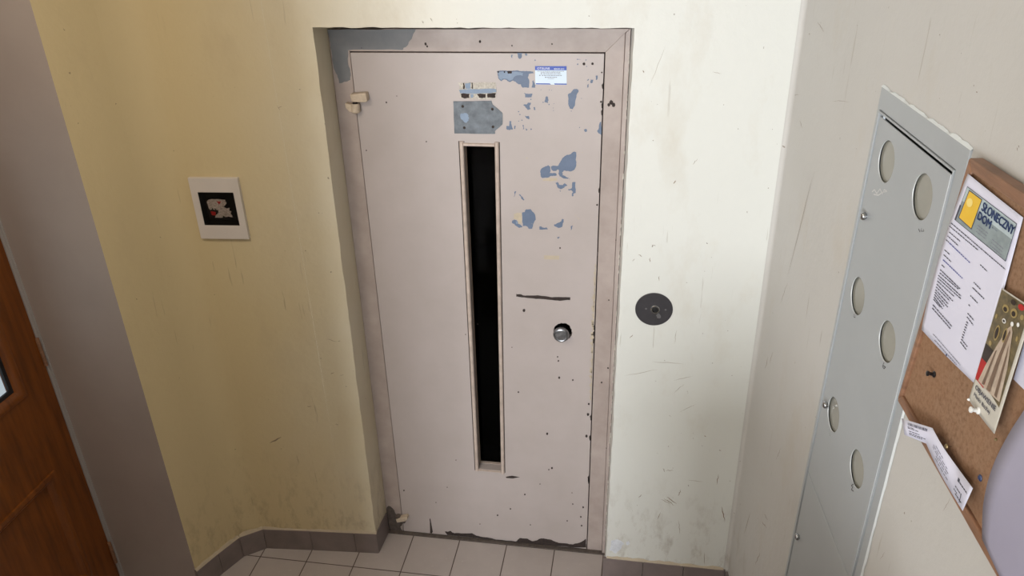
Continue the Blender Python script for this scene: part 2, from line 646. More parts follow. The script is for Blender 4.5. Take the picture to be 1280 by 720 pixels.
mb = MB()
pl = plan[2:]
wall_ribbon(mb, pl[:9], 0, HC)                # up to the flat part
bd = Vector((0.205, 0.015, 0)).normalized()           # along the flat wall left of the lift
bn = Vector((bd.y, -bd.x, 0))                         # into the room
BXO = Vector((-0.4505, -0.1498, 1.527))
BX = lambda u, v, w: BXO + bd * u + Vector((0, 0, v)) + bn * w
uA = (Vector((pl[8][0], pl[8][1], 0)) - Vector((BXO.x, BXO.y, 0))).dot(bd)
uB = (Vector((pl[-2][0], pl[-2][1], 0)) - Vector((BXO.x, BXO.y, 0))).dot(bd)
mb.flat(BX, [(uA, -1.527), (uB, -1.527), (uB, HC - 1.527), (uA, HC - 1.527)], 0.0, 0,
        holes=[[(-0.064, -0.062), (0.064, -0.062), (0.064, 0.062), (-0.064, 0.062)]])
e = pl[-2]
for k in range(NZ):
    mb.face([(e[0], e[1], zs[k]), (jl[k], -0.122, zs[k]), (jl[k + 1], -0.122, zs[k + 1]), (e[0], e[1], zs[k + 1])])
    # left reveal
    mb.face([(jl[k], -0.122, zs[k]), (JLI(zs[k]), 0.0, zs[k]), (JLI(zs[k + 1]), 0.0, zs[k + 1]), (jl[k + 1], -0.122, zs[k + 1])])
    mb.face([(JLI(zs[k]), 0.0, zs[k]), (JLI(zs[k]), 0.06, zs[k]), (JLI(zs[k + 1]), 0.06, zs[k + 1]), (JLI(zs[k + 1]), 0.0, zs[k + 1])])
    # right of the lift and right reveal
    mb.face([(jr[k], YF, zs[k]), (1.30, YF, zs[k]), (1.30, YF, zs[k + 1]), (jr[k + 1], YF, zs[k + 1])])
    mb.face([(jr[k], YF, zs[k]), (JRI(zs[k]), 0.0, zs[k]), (JRI(zs[k + 1]), 0.0, zs[k + 1]), (jr[k + 1], YF, zs[k + 1])])
    mb.face([(JRI(zs[k]), 0.0, zs[k]), (JRI(zs[k]), 0.06, zs[k]), (JRI(zs[k + 1]), 0.06, zs[k + 1]), (JRI(zs[k + 1]), 0.0, zs[k + 1])])
mb.face([(e[0], e[1], ZREC), (JL(ZREC), -0.122, ZREC), (JL(ZREC), -0.122, HC), (e[0], e[1], HC)])
mb.face([(JR(ZREC), YF, ZREC), (1.30, YF, ZREC), (1.30, YF, HC), (JR(ZREC), YF, HC)])
for k in range(NX):
    ya = -0.122 - 0.003 * k / NX
    yb = -0.122 - 0.003 * (k + 1) / NX
    mb.face([(xs[k], ya, zt[k]), (xs[k + 1], yb, zt[k + 1]), (xs[k + 1], yb, HC), (xs[k], ya, HC)])
    mb.face([(xs[k], ya, zt[k]), (xs[k + 1], yb, zt[k + 1]), (xs[k + 1], 0.06, 2.079), (xs[k], 0.06, 2.079)])
wall_ribbon(mb, [(1.30, YF), (1.3152 + 0.012, YF)], 0, HC)
# scratches, scuffs and knocked-off spots in the paint
rs = random.Random(44)


def scratch(mb, fn, a, b, th, mat, wob=0.6, n=6):
    """thin wobbly mark between two traced points of the photograph; fn: pixel -> point on the wall"""
    pts_ = []
    for k in range(n + 1):
        t = k / n
        pts_.append((a[0] + (b[0] - a[0]) * t + rs.uniform(-wob, wob) * (0 < k < n), a[1] + (b[1] - a[1]) * t + rs.uniform(-wob, wob) * (0 < k < n)))
    dx, dy = b[0] - a[0], b[1] - a[1]
    ln = math.hypot(dx, dy)
    nx, ny = -dy / ln, dx / ln
    for k in range(n):
        w0 = th / 2 * math.sin(math.pi * (k + 0.15) / (n + 0.3))
        w1 = th / 2 * math.sin(math.pi * (k + 1.15) / (n + 0.3))
        p, q = pts_[k], pts_[k + 1]
        mb.face([fn((p[0] - nx * w0, p[1] - ny * w0)), fn((q[0] - nx * w1, q[1] - ny * w1)), fn((q[0] + nx * w1, q[1] + ny * w1)), fn((p[0] + nx * w0, p[1] + ny * w0))], mat)


FW = lambda p: D(p, YF - 0.0004)
FL = lambda p: hit(p, bn, bn.dot(BXO) + 0.0004)
for a, b, th in [((833, 621), (846, 630), .9), ((830, 623), (843, 632), .7), ((826, 624), (838, 630), .5), ((902, 633), (906, 652), 1.3), ((898, 593), (896, 606), .9), ((829, 585), (831, 590), .8), ((832, 588), (842, 588), .5),
                 ((851, 612), (848, 620), .8), ((826, 640), (822, 650), .6), ((798, 622), (802, 618), .6), ((880, 545), (883, 546), 1), ((899, 562), (901, 564), .9), ((848, 650), (850, 668), .5), ((787, 423), (791, 418), .8), ((815, 452), (855, 455), .4),
                 ((780, 470), (822, 462), .35), ((866, 470), (842, 476), .35), ((812, 322), (813, 328), .8), ((798, 318), (803, 321), .7), ((790, 326), (794, 324), .6), ((845, 226), (842, 230), 1.2), ((866, 206), (872, 198), .5), ((832, 56), (812, 108), .3), ((890, 90), (902, 92), .4), ((824, 345), (824, 351), .7),
                 ((804, 88), (805, 91), 1.2), ((855, 480), (842, 492), .35), ((870, 505), (850, 515), .3), ((843, 430), (846, 412), .4), ((538, 22), (540, 27), .5), ((528, 26), (529, 29), .5), ((880, 690), (881, 706), .6), ((860, 600), (880, 602), .3)]:
    scratch(mb, FW, a, b, th, 1)
for lp in [[(764, 676), (772, 674), (780, 679), (776, 686), (770, 692), (762, 688)], [(782, 678), (786, 676), (788, 680), (784, 682)]]:
    pp = [FW(p) for p in jag(lp, 2.2, 3, rs)]
    mb.flat(lambda u, v, w: (u, w, v), [(p.x, p.z) for p in pp], YF - 0.0005, 2)
for a, b, th in [((337, 554), (352, 546), 1.8), ((348, 136), (352, 132), .5), ((346, 132), (350, 138), .4), ((408, 424), (422, 427), .45), ((419, 530), (423, 531), .6), ((384, 508), (389, 508), .6), ((413, 467), (418, 466), .7), ((425, 470), (429, 468), .5)]:
    scratch(mb, FL, a, b, th, 1)
front = mb.build('wall_front', ['plaster_front', 'wall_scuff', 'bare_white'], smooth=40)
struct(front, 'cream oil-painted plaster wall around the recessed lift door')

mb = MB()
wall_ribbon(mb, plan[:3], 0, HC)
struct(mb.build('wall_left', 'plaster_front', smooth=40), 'yellow painted plaster return beside the grey wall strip')

mb = MB()
mb.prism(lambda u, v, w: (u, v, w), [(XD - 0.03, -0.385), (-0.722, -0.405), (-0.722, -0.395), (-0.80, -0.2), (XD - 0.03, -0.2)], 0, HC)
struct(mb.build('trim_1', 'grey_wall'), 'grey painted wall strip beside the wooden door')

mb = MB()
seg = 12
pts = []
for k in range(seg + 1):                      # softly rounded inside corner
    t = k / seg
    a = Vector((1.300, YF)); b = Vector((1.3152, YF)); c = Vector((RP0 + RS * 0.016).xy)
    q = a * (1 - t) ** 2 + b * 2 * t * (1 - t) + c * t * t
    pts.append((q.x, q.y - 0.0002))
q = R(0.3, 0)
pts.append((q.x, q.y))
wall_ribbon(mb, pts, 0, HC)
cabl = lambda z: 0.642 - 0.0235 * (2.094 - z)
cabr = lambda z: 1.020 - 0.012 * (2.094 - z)
mb.flat(R, [(0.3, 0), (5.3, 0), (5.3, HC), (0.3, HC)], 0.0, 0, holes=[[(cabl(0.43), 0.43), (cabr(0.43), 0.43), (cabr(2.07), 2.07), (cabl(2.07), 2.07)]])
RF = lambda p: RW(p, 0.0005)
for a, b, th in [((1018, 214), (983, 350), .35), ((960, 446), (956, 462), .5), ((966, 440), (962, 455), .4), ((938, 640), (930, 668), .5), ((952, 652), (958, 660), .6), ((955, 642), (960, 650), .5), ((975, 380), (985, 352), .3), ((930, 560), (924, 590), .4),
                 ((1040, 126), (1062, 127), .4), ((1022, 28), (1030, 40), .5), ((1060, 470), (1064, 480), .4), ((1178, 640), (1188, 622), .4), ((1100, 700), (1106, 690), .4), ((950, 690), (944, 706), .6), ((976, 560), (970, 575), .4), ((1220, 114), (1222, 116), 1.2), ((1000, 150), (1003, 160), .4), ((985, 120), (1000, 118), .5)]:
    scratch(mb, RF, a, b, th, 1)
struct(mb.build('wall_right', ['plaster_right', 'wall_scuff'], smooth=40), 'cream plaster wall carrying the meter cabinet and cork board')

# left side wall beyond the door, back wall with the stair window
mb = MB()
YZ = lambda u, v, w: (w, u, v)
WY0, WY1, WZ0, WZ1 = -5.15, -3.75, 1.05, 2.7
mb.prism(YZ, [(YB, 0), (-1.345, 0), (-1.345, 2.06), (-0.385, 2.06), (-0.385, HC), (YB, HC)], XD - 0.30, XD,
         holes=[[(WY0, WZ0), (WY1, WZ0), (WY1, WZ1), (WY0, WZ1)]])
struct(mb.build('wall_side', 'plaster_back'), 'wall holding the wooden door and the stair window')
mb = MB()
XZ = lambda u, v, w: (u, w, v)
BXW0, BXW1 = -0.92, 0.22
mb.prism(XZ, [(-1.4, 0), (2.0, 0), (2.0, HC), (-1.4, HC)], YB - 0.1, YB,
         holes=[[(BXW0, WZ0), (BXW1, WZ0), (BXW1, WZ1), (BXW0, WZ1)]])
struct(mb.build('wall_back', 'plaster_back'), 'stair wall')
mb = MB()
mb.prism(YZ, [(WY0, WZ0), (WY1, WZ0), (WY1, WZ1), (WY0, WZ1)], XD - 0.28, XD - 0.23,
         holes=[[(WY0 + .05, WZ0 + .05), (WY1 - .05, WZ0 + .05), (WY1 - .05, WZ1 - .05), (WY0 + .05, WZ1 - .05)]])
win = struct(mb.build('window_1', 'white_plastic'), 'stair window frame')
mb = MB()
mb.box((XD - 0.26, WY0 + .05, WZ0 + .05), (XD - 0.255, WY1 - .05, WZ1 - .05))
mb.build('pane', 'clear_glass', win)
mb = MB()
mb.prism(XZ, [(BXW0, WZ0), (BXW1, WZ0), (BXW1, WZ1), (BXW0, WZ1)], YB - 0.09, YB - 0.05,
         holes=[[(BXW0 + .05, WZ0 + .05), (BXW1 - .05, WZ0 + .05), (BXW1 - .05, WZ1 - .05), (BXW0 + .05, WZ1 - .05)]])
win2 = struct(mb.build('window_2', 'white_plastic'), 'stair window frame in the back wall')
mb = MB()
mb.box((BXW0 + .05, YB - 0.075, WZ0 + .05), (BXW1 - .05, YB - 0.07, WZ1 - .05))
mb.build('pane', 'clear_glass', win2)
# raised landing the photograph is taken from and the steps down beside it
mb = MB()
mb.box((0.62, YB, 0), (1.70, -1.92, 0.88))
for k in range(5):
    mb.box((-0.10, -2.05 - 0.27 * (k + 1), 0.0), (0.62, -2.05 - 0.27 * k, 0.176 * (k + 1)))
mb.box((-0.10, YB, 0), (0.62, -2.05 - 0.27 * 5, 0.88))
struct(mb.build('floor_landing', 'floor_tile'), 'stair landing and steps')
mb = MB()
mb.box((0.55, -1.92, 0), (1.455, -1.80, 1.36))  # low blocker added out of view to shade the lower right
struct(mb.build('wall_low_blocker', 'plaster_back'), 'added low wall out of view that shades the lower right')
mb = MB()
mb.box((0.78, -2.95, 0.885), (1.56, -2.80, HC))  # added blocker, stands in for the viewer's shadow on the right wall
struct(mb.build('wall_right_blocker', 'plaster_back'), 'added wall out of view that shades the near right wall')
# unseen wall added to keep window daylight off the front wall's left part
mb = MB()
mb.box((XD, -1.86, 0), (-0.06, -1.70, HC))
struct(mb.build('wall_left_blocker', 'plaster_back'), 'added wall out of view that shades the left of the front wall')

# ---------------------------------------------------------------- skirting tiles
BH = 0.105


def skirting(name, face_pts, label, th=0.012, joints=0.2, inner=None):
    """face_pts: plan polyline of the visible face; tiles with thin joints"""
    mb = MB()
    P = [Vector(p) for p in face_pts]
    for a, b in zip(P[:-1], P[1:]):
        d = (b - a)
        ln = d.length
        if ln < 1e-4: continue
        d.normalize()
        nrm = Vector((-d.y, d.x))            # into the wall (left of travel)
        n = max(1, round(ln / joints))
        for k in range(n):
            t0 = ln * k / n + (0.0008 if k else 0)
            t1 = ln * (k + 1) / n - (0.0008 if k < n - 1 else 0)
            q = [a + d * t0, a + d * t1, a + d * t1 + nrm * th, a + d * t0 + nrm * th]
            mb.prism(lambda u, v, w: (u, v, w), [(p.x, p.y) for p in q], 0.0, BH)
    return struct(mb.build(name, 'base_tile', bevel=0.0012), label)


# face line, travelling left -> right so that the wall is to the left of travel
SKL = [(-0.712, -0.414), (-0.672, -0.315), (-0.628, -0.222), (-0.552, -0.166), (-0.355, -0.150), (-0.170, -0.137), (-0.077, -0.130), (-0.070, -0.004)]


def skirt_left():
    mb = MB()
    P = [Vector(p) for p in SKL]
    nr = []
    for a, b in zip(P[:-1], P[1:]):
        d = (b - a).normalized()
        nr.append(Vector((-d.y, d.x)))
    off = []
    for i in range(len(P)):
        if i == 0: n = nr[0]
        elif i == len(P) - 1: n = nr[-1]
        else:
            n = (nr[i - 1] + nr[i]).normalized()
            n = n / max(0.3, n.dot(nr[i]))
        off.append(P[i] + n * 0.016)
    for i in range(len(P) - 1):
        d = (P[i + 1] - P[i]).normalized() * 0.0007
        q = [P[i] + d, P[i + 1] - d, off[i + 1] - d, off[i] + d]
        mb.prism(lambda u, v, w: (u, v, w), [(p.x, p.y) for p in q], 0.0, BH)
    return mb.build('baseboard_left', 'base_tile', bevel=0.001)


struct(skirt_left(), 'grey tile skirting running round the left plaster corner')
skirting('baseboard_front', [(0.843, -0.134), (1.306, -0.134)], 'grey tile skirting right of the lift door', joints=0.165)
q0, q1 = R(0.012, 0, 0.010), R(3.4, 0, 0.010)
skirting('baseboard_right', [(q0.x, q0.y), (q1.x, q1.y)], 'grey tile skirting along the right wall')
# plaster and paint ridge on top of the skirting
mb = MB()
rr = random.Random(11)


def ridge(mb, pts, mat=0):
    for a, b in zip(pts[:-1], pts[1:]):
        a, b = Vector(a), Vector(b)
        n = max(2, int((b - a).length / 0.02))
        prev = None
        for k in range(n + 1):
            p = a.lerp(b, k / n)
            h = BH + rr.uniform(0.004, 0.012)
            cur = (Vector((p.x, p.y, BH - 0.001)), Vector((p.x, p.y, h)))
            if prev:
                dd = (b - a).normalized()
                nn = Vector((-dd.y, dd.x, 0)) * 0.010
                mb.face([prev[0], cur[0], cur[1] + nn * 0.6, prev[1] + nn * 0.6], mat)
                mb.face([prev[1] + nn * 0.6, cur[1] + nn * 0.6, cur[1] + nn * 1.6, prev[1] + nn * 1.6], mat)
            prev = cur


ridge(mb, [(x, y + 0.002) for x, y in SKL[:-1]])
ridge(mb, [(0.856, -0.132), (1.30, -0.132)])
struct(mb.build('trim_2', 'residue'), 'ragged paint line above the skirting')

# ================================================================== LIFT SHAFT behind the door
mb = MB()
mb.box((-0.12, 0.62, 0.0), (0.93, 0.66, 2.2))
mb.box((-0.16, 0.075, 0.0), (-0.12, 0.66, 2.2))
mb.box((0.93, 0.075, 0.0), (0.97, 0.66, 2.2))
mb.box((-0.16, 0.075, 2.2), (0.97, 0.66, 2.24))
struct(mb.build('wall_shaft', 'shaft'), 'dark lift shaft behind the door glass')
gl = D((600, 311), 0.10)
mb = MB()
mb.box((-0.1, 0.095, gl.z - 0.004), (0.91, 0.11, gl.z + 0.003))
mb.box((-0.1, 0.11, gl.z - 0.06), (0.91, 0.16, gl.z - 0.006), 1)
struct(mb.build('trim_3', ['shaft_metal', 'shaft']), 'metal ledge in the dark lift shaft')

# ================================================================== LIFT DOOR FRAME
FX = lambda u, v, w: (u, w, v)              # u=x, v=z, w=y
fr = thing('elevator_door_frame', (0.39, 0.0, 0.0),
           'pinkish beige painted metal frame round the lift door with a grey patch top left', 'door frame')
LT = [(0.003, 1.999), (0.785, 2.001), (0.770, 0.010), (-0.006, 0.008)]   # leaf corners TL TR BR BL
gp = 0.0032
outer = [(-0.0640, 2.0660), (0.8605, 2.0700), (0.8455, 0.0), (-0.0755, 0.0)]
mb = MB()
# left, top and right members, the right one with a raised lip
mb.prism(FX, [outer[0], (LT[0][0] - gp, LT[0][1] + gp), (LT[3][0] - gp, 0.0), outer[3]], 0.004, 0.058)
mb.build('frame_post', ['frame_paint'], fr, bevel=0.0015)
mb = MB()
mb.prism(FX, [(0.8605 - 0.016, 2.062), (LT[1][0] + gp, LT[1][1] + gp), (LT[2][0] + gp, 0.0), (0.8455 - 0.012, 0.0)], 0.004, 0.058)
mb.prism(FX, [(0.8605, 2.076), (0.8605 - 0.015, 2.061), (0.8455 - 0.011, 0.0), (0.8455, 0.0)], -0.008, 0.058)
mb.build('frame_post', ['frame_paint'], fr, bevel=0.0018)
mb = MB()
mb.prism(FX, [outer[0], (0.1, 2.0668), (0.12, 2.0695), (0.4, 2.0690), (0.42, 2.0715), (0.8605, 2.0715), (0.8605 - 0.015, 2.061), (LT[1][0] + gp, LT[1][1] + gp), (LT[0][0] - gp, LT[0][1] + gp)], 0.004, 0.058)
mb.build('frame_head', ['frame_paint'], fr, bevel=0.0015)
# grey patch of another coat at the top left corner
mb = MB()
gr_px = [(409, 37), (520, 36.5), (515, 48), (508, 58), (503, 62.5), (435.2, 62.5), (436.5, 84), (438, 100), (424, 104), (417, 84), (413, 60)]
g2 = []
for p in jag(gr_px, 2.5, 3, random.Random(5)):
    q = D(p, 0.004)
    g2.append((max(q.x, -0.066), q.z) if q.z > 2.005 else (max(-0.070, min(q.x, -0.0035)), q.z))
mb.flat(FX, g2, 0.0034)
mb.build('paint_patch', 'grey_coat', fr)['label'] = 'blue-grey paint patch at the frame corner'
# small chips and a screw hole on the frame
mb = MB()
rc = random.Random(8)
for (x, y, r) in [(764, 128, 2.2), (767, 131, 2.0), (761, 131, 1.6), (760, 460, 1.2), (761, 375, 0.9), (532, 55, 1.4), (534, 58, 1), (600, 52, 1.3), (752, 478, 1.2), (452, 60, 0.6),
                  (770, 300, .6), (758, 560, .7), (690, 55, .8), (640, 57, .8)]:
    q = D((x, y), 0.004)
    mb.flat(FX, jag(circle(q.x, q.z, r * 0.0026, 9, r * 0.0034), 0.003, 1, rc), 0.0034)
mb.build('paint_chip', 'rust', fr)
# dirty corner at the foot of the left post
mb = MB()
gg = [(478, 640), (486, 632), (494, 641), (500, 652), (503, 664), (487, 663)]
q2 = [(max(-0.074, min(-0.0098, D(p, 0.004).x)), max(0.0055, D(p, 0.004).z)) for p in jag(gg, 4, 2, rc)]
mb.flat(FX, q2, 0.0032)
mb.build('dirt_patch', 'grime', fr)
# sill
mb = MB()
mb.prism(lambda u, v, w: (u, v, w), [(-0.075, -0.014), (0.845, -0.014), (0.845, 0.058), (-0.075, 0.058)], 0.0, 0.0045)
mb.build('sill', 'grime', fr)
# whitish cracked paint line between the frame and the right plaster edge
mb = MB()
rc2 = random.Random(21)
for k in range(70):
    z = 0.1 + 1.93 * k / 70
    if rc2.random() < 0.62:
        x = 0.8455 + 0.015 * z / 2.07
        h = rc2.uniform(0.008, 0.026)
        mb.flat(FX, jag([(x - 0.0030, z), (x + rc2.uniform(-0.0002, 0.001), z), (x + 0.0004, z + h), (x - rc2.uniform(0.001, 0.003), z + h)], 0.003, 1, rc2), -0.0086)
mb.build('paint_crack', 'cream_residue', fr)

# ================================================================== LIFT DOOR LEAF
ed = thing('elevator_door', (0.39, 0.0, 0.0),
           'beige hinged lift door with a tall narrow dark window and peeling blue-grey patches', 'elevator door')
SL = [D((578.5, 181)), D((619.5, 181)), D((627.3, 588)), D((597.5, 586))]
slot = [(p.x, p.z) for p in SL]
slot = [(slot[0][0], slot[0][1]), (slot[1][0], slot[0][1]), (slot[2][0], slot[3][1]), (slot[3][0], slot[3][1])]
mb = MB()
kh = D((703.5, 415))
mb.prism(FX, LT, 0.0, 0.036, holes=[slot, jag(circle(kh.x, kh.z, 0.0335, 18, 0.037), 0.004, 1, random.Random(2))])
BY = -0.0004
rp = random.Random(14)


def chip(loop, mat, amp=2.2, y=BY, depth=3):
    pts_ = [(min(D(p).x, 0.7850), max(D(p).z, 0.0095)) for p in jag(loop, amp, depth, rp)]
    mb.flat(FX, pts_, y, mat)


def chipz(crop, ox, oy, sc, loop, mat=1, amp=1.6, y=BY, depth=3):
    chip([(ox + a / sc, oy + b / sc) for a, b in loop], mat, amp, y, depth)


Z6 = (620, 60, 6.545)   # traced from the enlarged upper right of the door
for lp in [
    [(8, 190), (60, 184), (130, 186), (180, 182), (232, 188), (262, 190), (305, 192), (308, 206), (268, 212), (262, 236), (272, 262), (270, 325), (218, 325), (205, 300), (175, 290), (140, 266), (110, 278), (88, 262), (60, 258), (45, 272), (18, 246), (14, 212)],
    [(296, 270), (308, 262), (318, 290), (320, 326), (292, 326)],
    [(230, 368), (262, 374), (298, 372), (292, 402), (240, 404)],
    [(222, 466), (246, 462), (262, 446), (286, 448), (274, 474), (284, 500), (262, 508), (240, 484)],
    [(236, 552), (268, 556), (276, 578), (252, 576)],
    [(110, 600), (124, 598), (128, 630), (140, 664), (112, 672), (82, 660), (84, 640), (106, 640)],
    [(152, 636), (160, 636), (158, 662), (148, 660)],
    [(218, 630), (228, 628), (230, 664), (220, 668)], [(242, 654), (256, 664), (254, 676), (244, 672)],
    [(404, 402), (420, 396), (430, 430), (424, 450), (398, 444)],
    [(588, 380), (612, 366), (630, 340), (660, 334), (676, 346), (664, 372), (656, 410), (646, 470), (630, 500), (604, 494), (590, 458)],
    [(776, 256), (794, 258), (788, 286), (772, 284)], [(818, 224), (832, 226), (826, 262), (816, 256)], [(748, 300), (758, 292), (754, 326), (746, 324)],
    [(848, 610), (862, 604), (862, 712), (840, 698), (828, 680), (842, 652)],
    [(176, 40), (218, 40), (212, 62), (204, 88), (184, 84)], [(126, 54), (136, 54), (134, 80), (126, 80)], [(240, 44), (256, 52), (248, 66), (238, 58)],
    [(720, 668), (740, 664), (744, 682), (728, 688)], [(306, 486), (322, 486), (324, 504), (312, 506)],
    [(744, 262), (758, 252), (760, 260), (750, 268)], [(660, 90), (664, 88), (700, 96), (662, 98)],
]:
    chipz(None, *Z6, lp, 1, 1.3)
for lp in [[(16, 200), (60, 192), (120, 196), (200, 196), (222, 204), (218, 226), (180, 222), (150, 236), (136, 258), (108, 268), (88, 252), (58, 250), (44, 262), (22, 240)]]:
    chipz(None, *Z6, lp, 4, 1.2, BY - 0.0003)
for lp in [[(90, 190), (128, 186), (130, 208), (96, 208)], [(10, 190), (28, 190), (24, 202), (12, 200)], [(62, 190), (76, 190), (74, 204), (64, 204)]]:
    chipz(None, *Z6, lp, 2, 0.8, BY - 0.0006)
for (a, b, r) in [(720, 130, 12), (790, 128, 11), (668, 132, 6), (736, 98, 5), (742, 150, 4), (320, 100, 6), (185, 520, 5), (196, 544, 5), (212, 590, 5), (186, 598, 4),
                  (386, 444, 5), (434, 462, 5), (616, 516, 4), (684, 650, 4), (866, 200, 7), (368, 342, 3), (436, 342, 3), (455, 346, 3), (474, 456, 3), (468, 490, 3), (470, 512, 3), (700, 412, 3), (288, 664, 6), (286, 420, 5), (860, 440, 9)]:
    chipz(None, *Z6, circle(a, b, r, 8), 2 if r > 6 else 1, 0.5, BY - 0.0003, 1)
Z7 = (620, 170, 5.536)
for lp in [
    [(306, 244), (322, 220), (350, 208), (360, 200), (376, 212), (378, 238), (372, 258), (386, 256), (416, 256), (418, 274), (380, 276), (356, 288), (320, 290), (308, 270)],
    [(380, 212), (404, 206), (428, 208), (442, 184), (462, 150), (490, 130), (520, 124), (544, 106), (556, 112), (552, 160), (556, 200), (544, 232), (512, 246), (470, 238), (458, 250), (462, 272), (486, 284), (504, 288), (500, 296), (464, 292), (440, 280), (432, 258), (434, 232), (414, 242), (398, 244), (384, 232)],
    [(412, 322), (424, 318), (440, 338), (458, 340), (474, 326), (494, 340), (474, 352), (462, 362), (446, 368), (424, 354)],
    [(528, 320), (550, 318), (548, 350), (552, 392), (538, 396), (536, 416), (524, 416), (524, 400), (532, 386), (524, 376), (500, 374), (502, 366), (526, 362)],
    [(180, 532), (200, 524), (208, 508), (238, 504), (254, 524), (272, 548), (276, 578), (262, 600), (250, 642), (228, 642), (208, 622), (186, 624), (182, 590)],
    [(112, 584), (126, 578), (146, 588), (154, 608), (176, 620), (182, 630), (160, 636), (130, 616), (114, 604)],
    [(300, 628), (312, 624), (330, 634), (350, 632), (360, 646), (302, 648)],
    [(402, 612), (430, 600), (452, 588), (458, 572), (470, 578), (462, 604), (456, 630), (430, 636), (406, 624)],
    [(156, 404), (166, 404), (188, 424), (196, 444), (186, 444), (172, 420)],
    [(128, 384), (140, 382), (130, 410), (122, 424)],
    [(516, 624), (530, 618), (526, 634), (518, 652)], [(424, 700), (440, 696), (438, 706), (428, 712)],
    [(504, 292), (514, 296), (508, 300)], [(440, 376), (448, 376), (446, 386)],
]:
    chipz(None, *Z7, lp, 1, 1.3)
chipz(None, *Z7, [(136, 590), (150, 588), (152, 606), (140, 610)], 4, 0.8, BY - 0.0003)
for (a, b, r) in [(214, 152, 5), (552, 548, 3), (572, 572, 4), (560, 560, 2), (566, 204, 4), (536, 610, 3), (700, 476, 7), (704, 560, 4), (118, 628, 3), (250, 606, 2), (598, 112, 3), (480, 84, 2)]:
    chipz(None, *Z7, circle(a, b, r, 8), 2 if r > 6 else 3, 0.5, BY - 0.0003, 1)
# glue residues
chipz(None, *Z7, [(322, 300), (360, 290), (425, 290), (424, 308), (380, 314), (326, 310)], 3, 1.0)
chipz(None, *Z7, [(124, 540), (150, 530), (176, 532), (178, 600), (158, 612), (150, 580), (126, 576)], 3, 1.0, BY + 0.0001)
chip([(680, 319), (699, 319.5), (699, 324.5), (680, 324)], 3, 0.5)
# long dark gouge, chips low down, edge wear
chip([(645, 367.5), (652, 368), (656, 369.5), (672, 369), (690, 371.5), (713, 371.5), (713, 375), (700, 376), (680, 374), (660, 372.5), (645, 370.5)], 2, 0.9)
chip([(632, 596), (640, 594.5), (650, 596.5), (641, 598), (633, 597.5)], 2, 0.3)
chip([(537, 648), (538, 648), (541, 664), (540, 668), (537.5, 667)], 2, 0.5)
bot = [(520, 668.5), (560, 672.5), (556, 666), (563, 665), (568, 668), (590, 668), (598, 671.5), (620, 676), (645, 678.5), (650, 674), (660, 675), (666, 678), (676, 674.5), (690, 676.5), (698, 680), (716, 682), (724, 680), (732.5, 675), (733, 686), (700, 684), (640, 680.5), (560, 674), (505, 668.5)]
chip([(x, y - 1.6) for x, y in bot], 2, 1.6)
for (x, y, r) in [(483, 128, 1), (458, 188, .8), (496, 120, .6), (533, 177, .8), (505, 613, .9), (559, 609, .6), (570, 575, .6), (597, 405, .7), (582, 418, .6), (622, 644, 1), (638, 636, .9), (656, 618, 1), (690, 585, 1.2), (699, 472, 1.3), (716, 475, 1), (684, 542, 1.4),
                  (648, 490, 1), (675, 605, .6), (686, 587, .8), (716, 630, .8), (729, 634, 1.1), (709, 651, .8), (698, 451, 1), (697, 446, .9), (655, 388, 1.8), (640, 434, .6), (663, 656, .7), (727, 657, 1), (726, 646, 1), (733, 545, 1.6), (735, 518, 1.6), (736, 505, 1.2), (545, 628, .6), (600, 655, .6), (715, 616, .6), (700, 310, 1.0)]:
    chip(circle(x, y, r, 8, r * 1.2), 2, 0.5, BY, 1)
# worn creamy strip along the lock edge
for k in range(54):
    y = 330 + 170 * k / 54 + rp.uniform(-1, 1)
    xe = 755 - 0.0355 * (y - 67) - 0.6
    wdt = rp.uniform(0.6, 3.2) * (1.0 if 360 < y < 470 else 0.6)
    chip([(xe - wdt - 1.2, y), (xe, y - 0.5), (xe, y + 3.4), (xe - wdt, y + 3.2)], 3, 0.8, BY, 1)
for k in range(12):
    y = rp.choice([110, 135, 170, 235, 250, 292, 405, 420, 515, 540, 552, 600, 640]) + rp.uniform(-6, 6)
    xe = 755 - 0.0355 * (y - 67)
    chip([(xe - rp.uniform(0.8, 2), y), (xe + 0.3, y - 2), (xe + 0.3, y + 5), (xe - 0.8, y + 5)], 2, 0.6, BY - 0.0003, 1)
mb.build('door_panel', ['door_paint', 'primer', 'rust', 'residue', 'primer_light'], ed)

# rebate behind the leaf's gap
# window beads
def ring(fn, o, i, w0, w1, mb, mat=0):
    mb.prism(fn, o, w0, w1, holes=[i], mat=mat)


cx = sum(p[0] for p in slot) / 4


def grow(q, dx, dz):
    return [(q[0][0] - dx, q[0][1] + dz), (q[1][0] + dx, q[1][1] + dz), (q[2][0] + dx, q[2][1] - dz), (q[3][0] - dx, q[3][1] - dz)]


def bead(mb, a, b, wd, y0=-0.007, y1=0.0, mat=0):
    """half-round strip from a to b (x,z), width wd to the right of travel"""
    a, b = Vector(a), Vector(b)
    d = (b - a).normalized()
    n = Vector((d.y, -d.x))
    prof = [(0, y1), (0.001, y0 * 0.6), (wd * 0.3, y0), (wd * 0.7, y0), (wd - 0.001, y0 * 0.6), (wd, y1)]
    i = len(mb.v)
    for p in (a, b):
        for t, y in prof:
            q = p + n * t
            mb.v.append(Vector((q.x, y, q.y)))
    m_ = len(prof)
    for k in range(m_ - 1):
        mb.f.append((i + k, i + k + 1, i + m_ + k + 1, i + m_ + k)); mb.mi.append(mat)
    mb.f.append(tuple(range(i, i + m_))); mb.mi.append(mat)
    mb.f.append(tuple(reversed(range(i + m_, i + 2 * m_)))); mb.mi.append(mat)


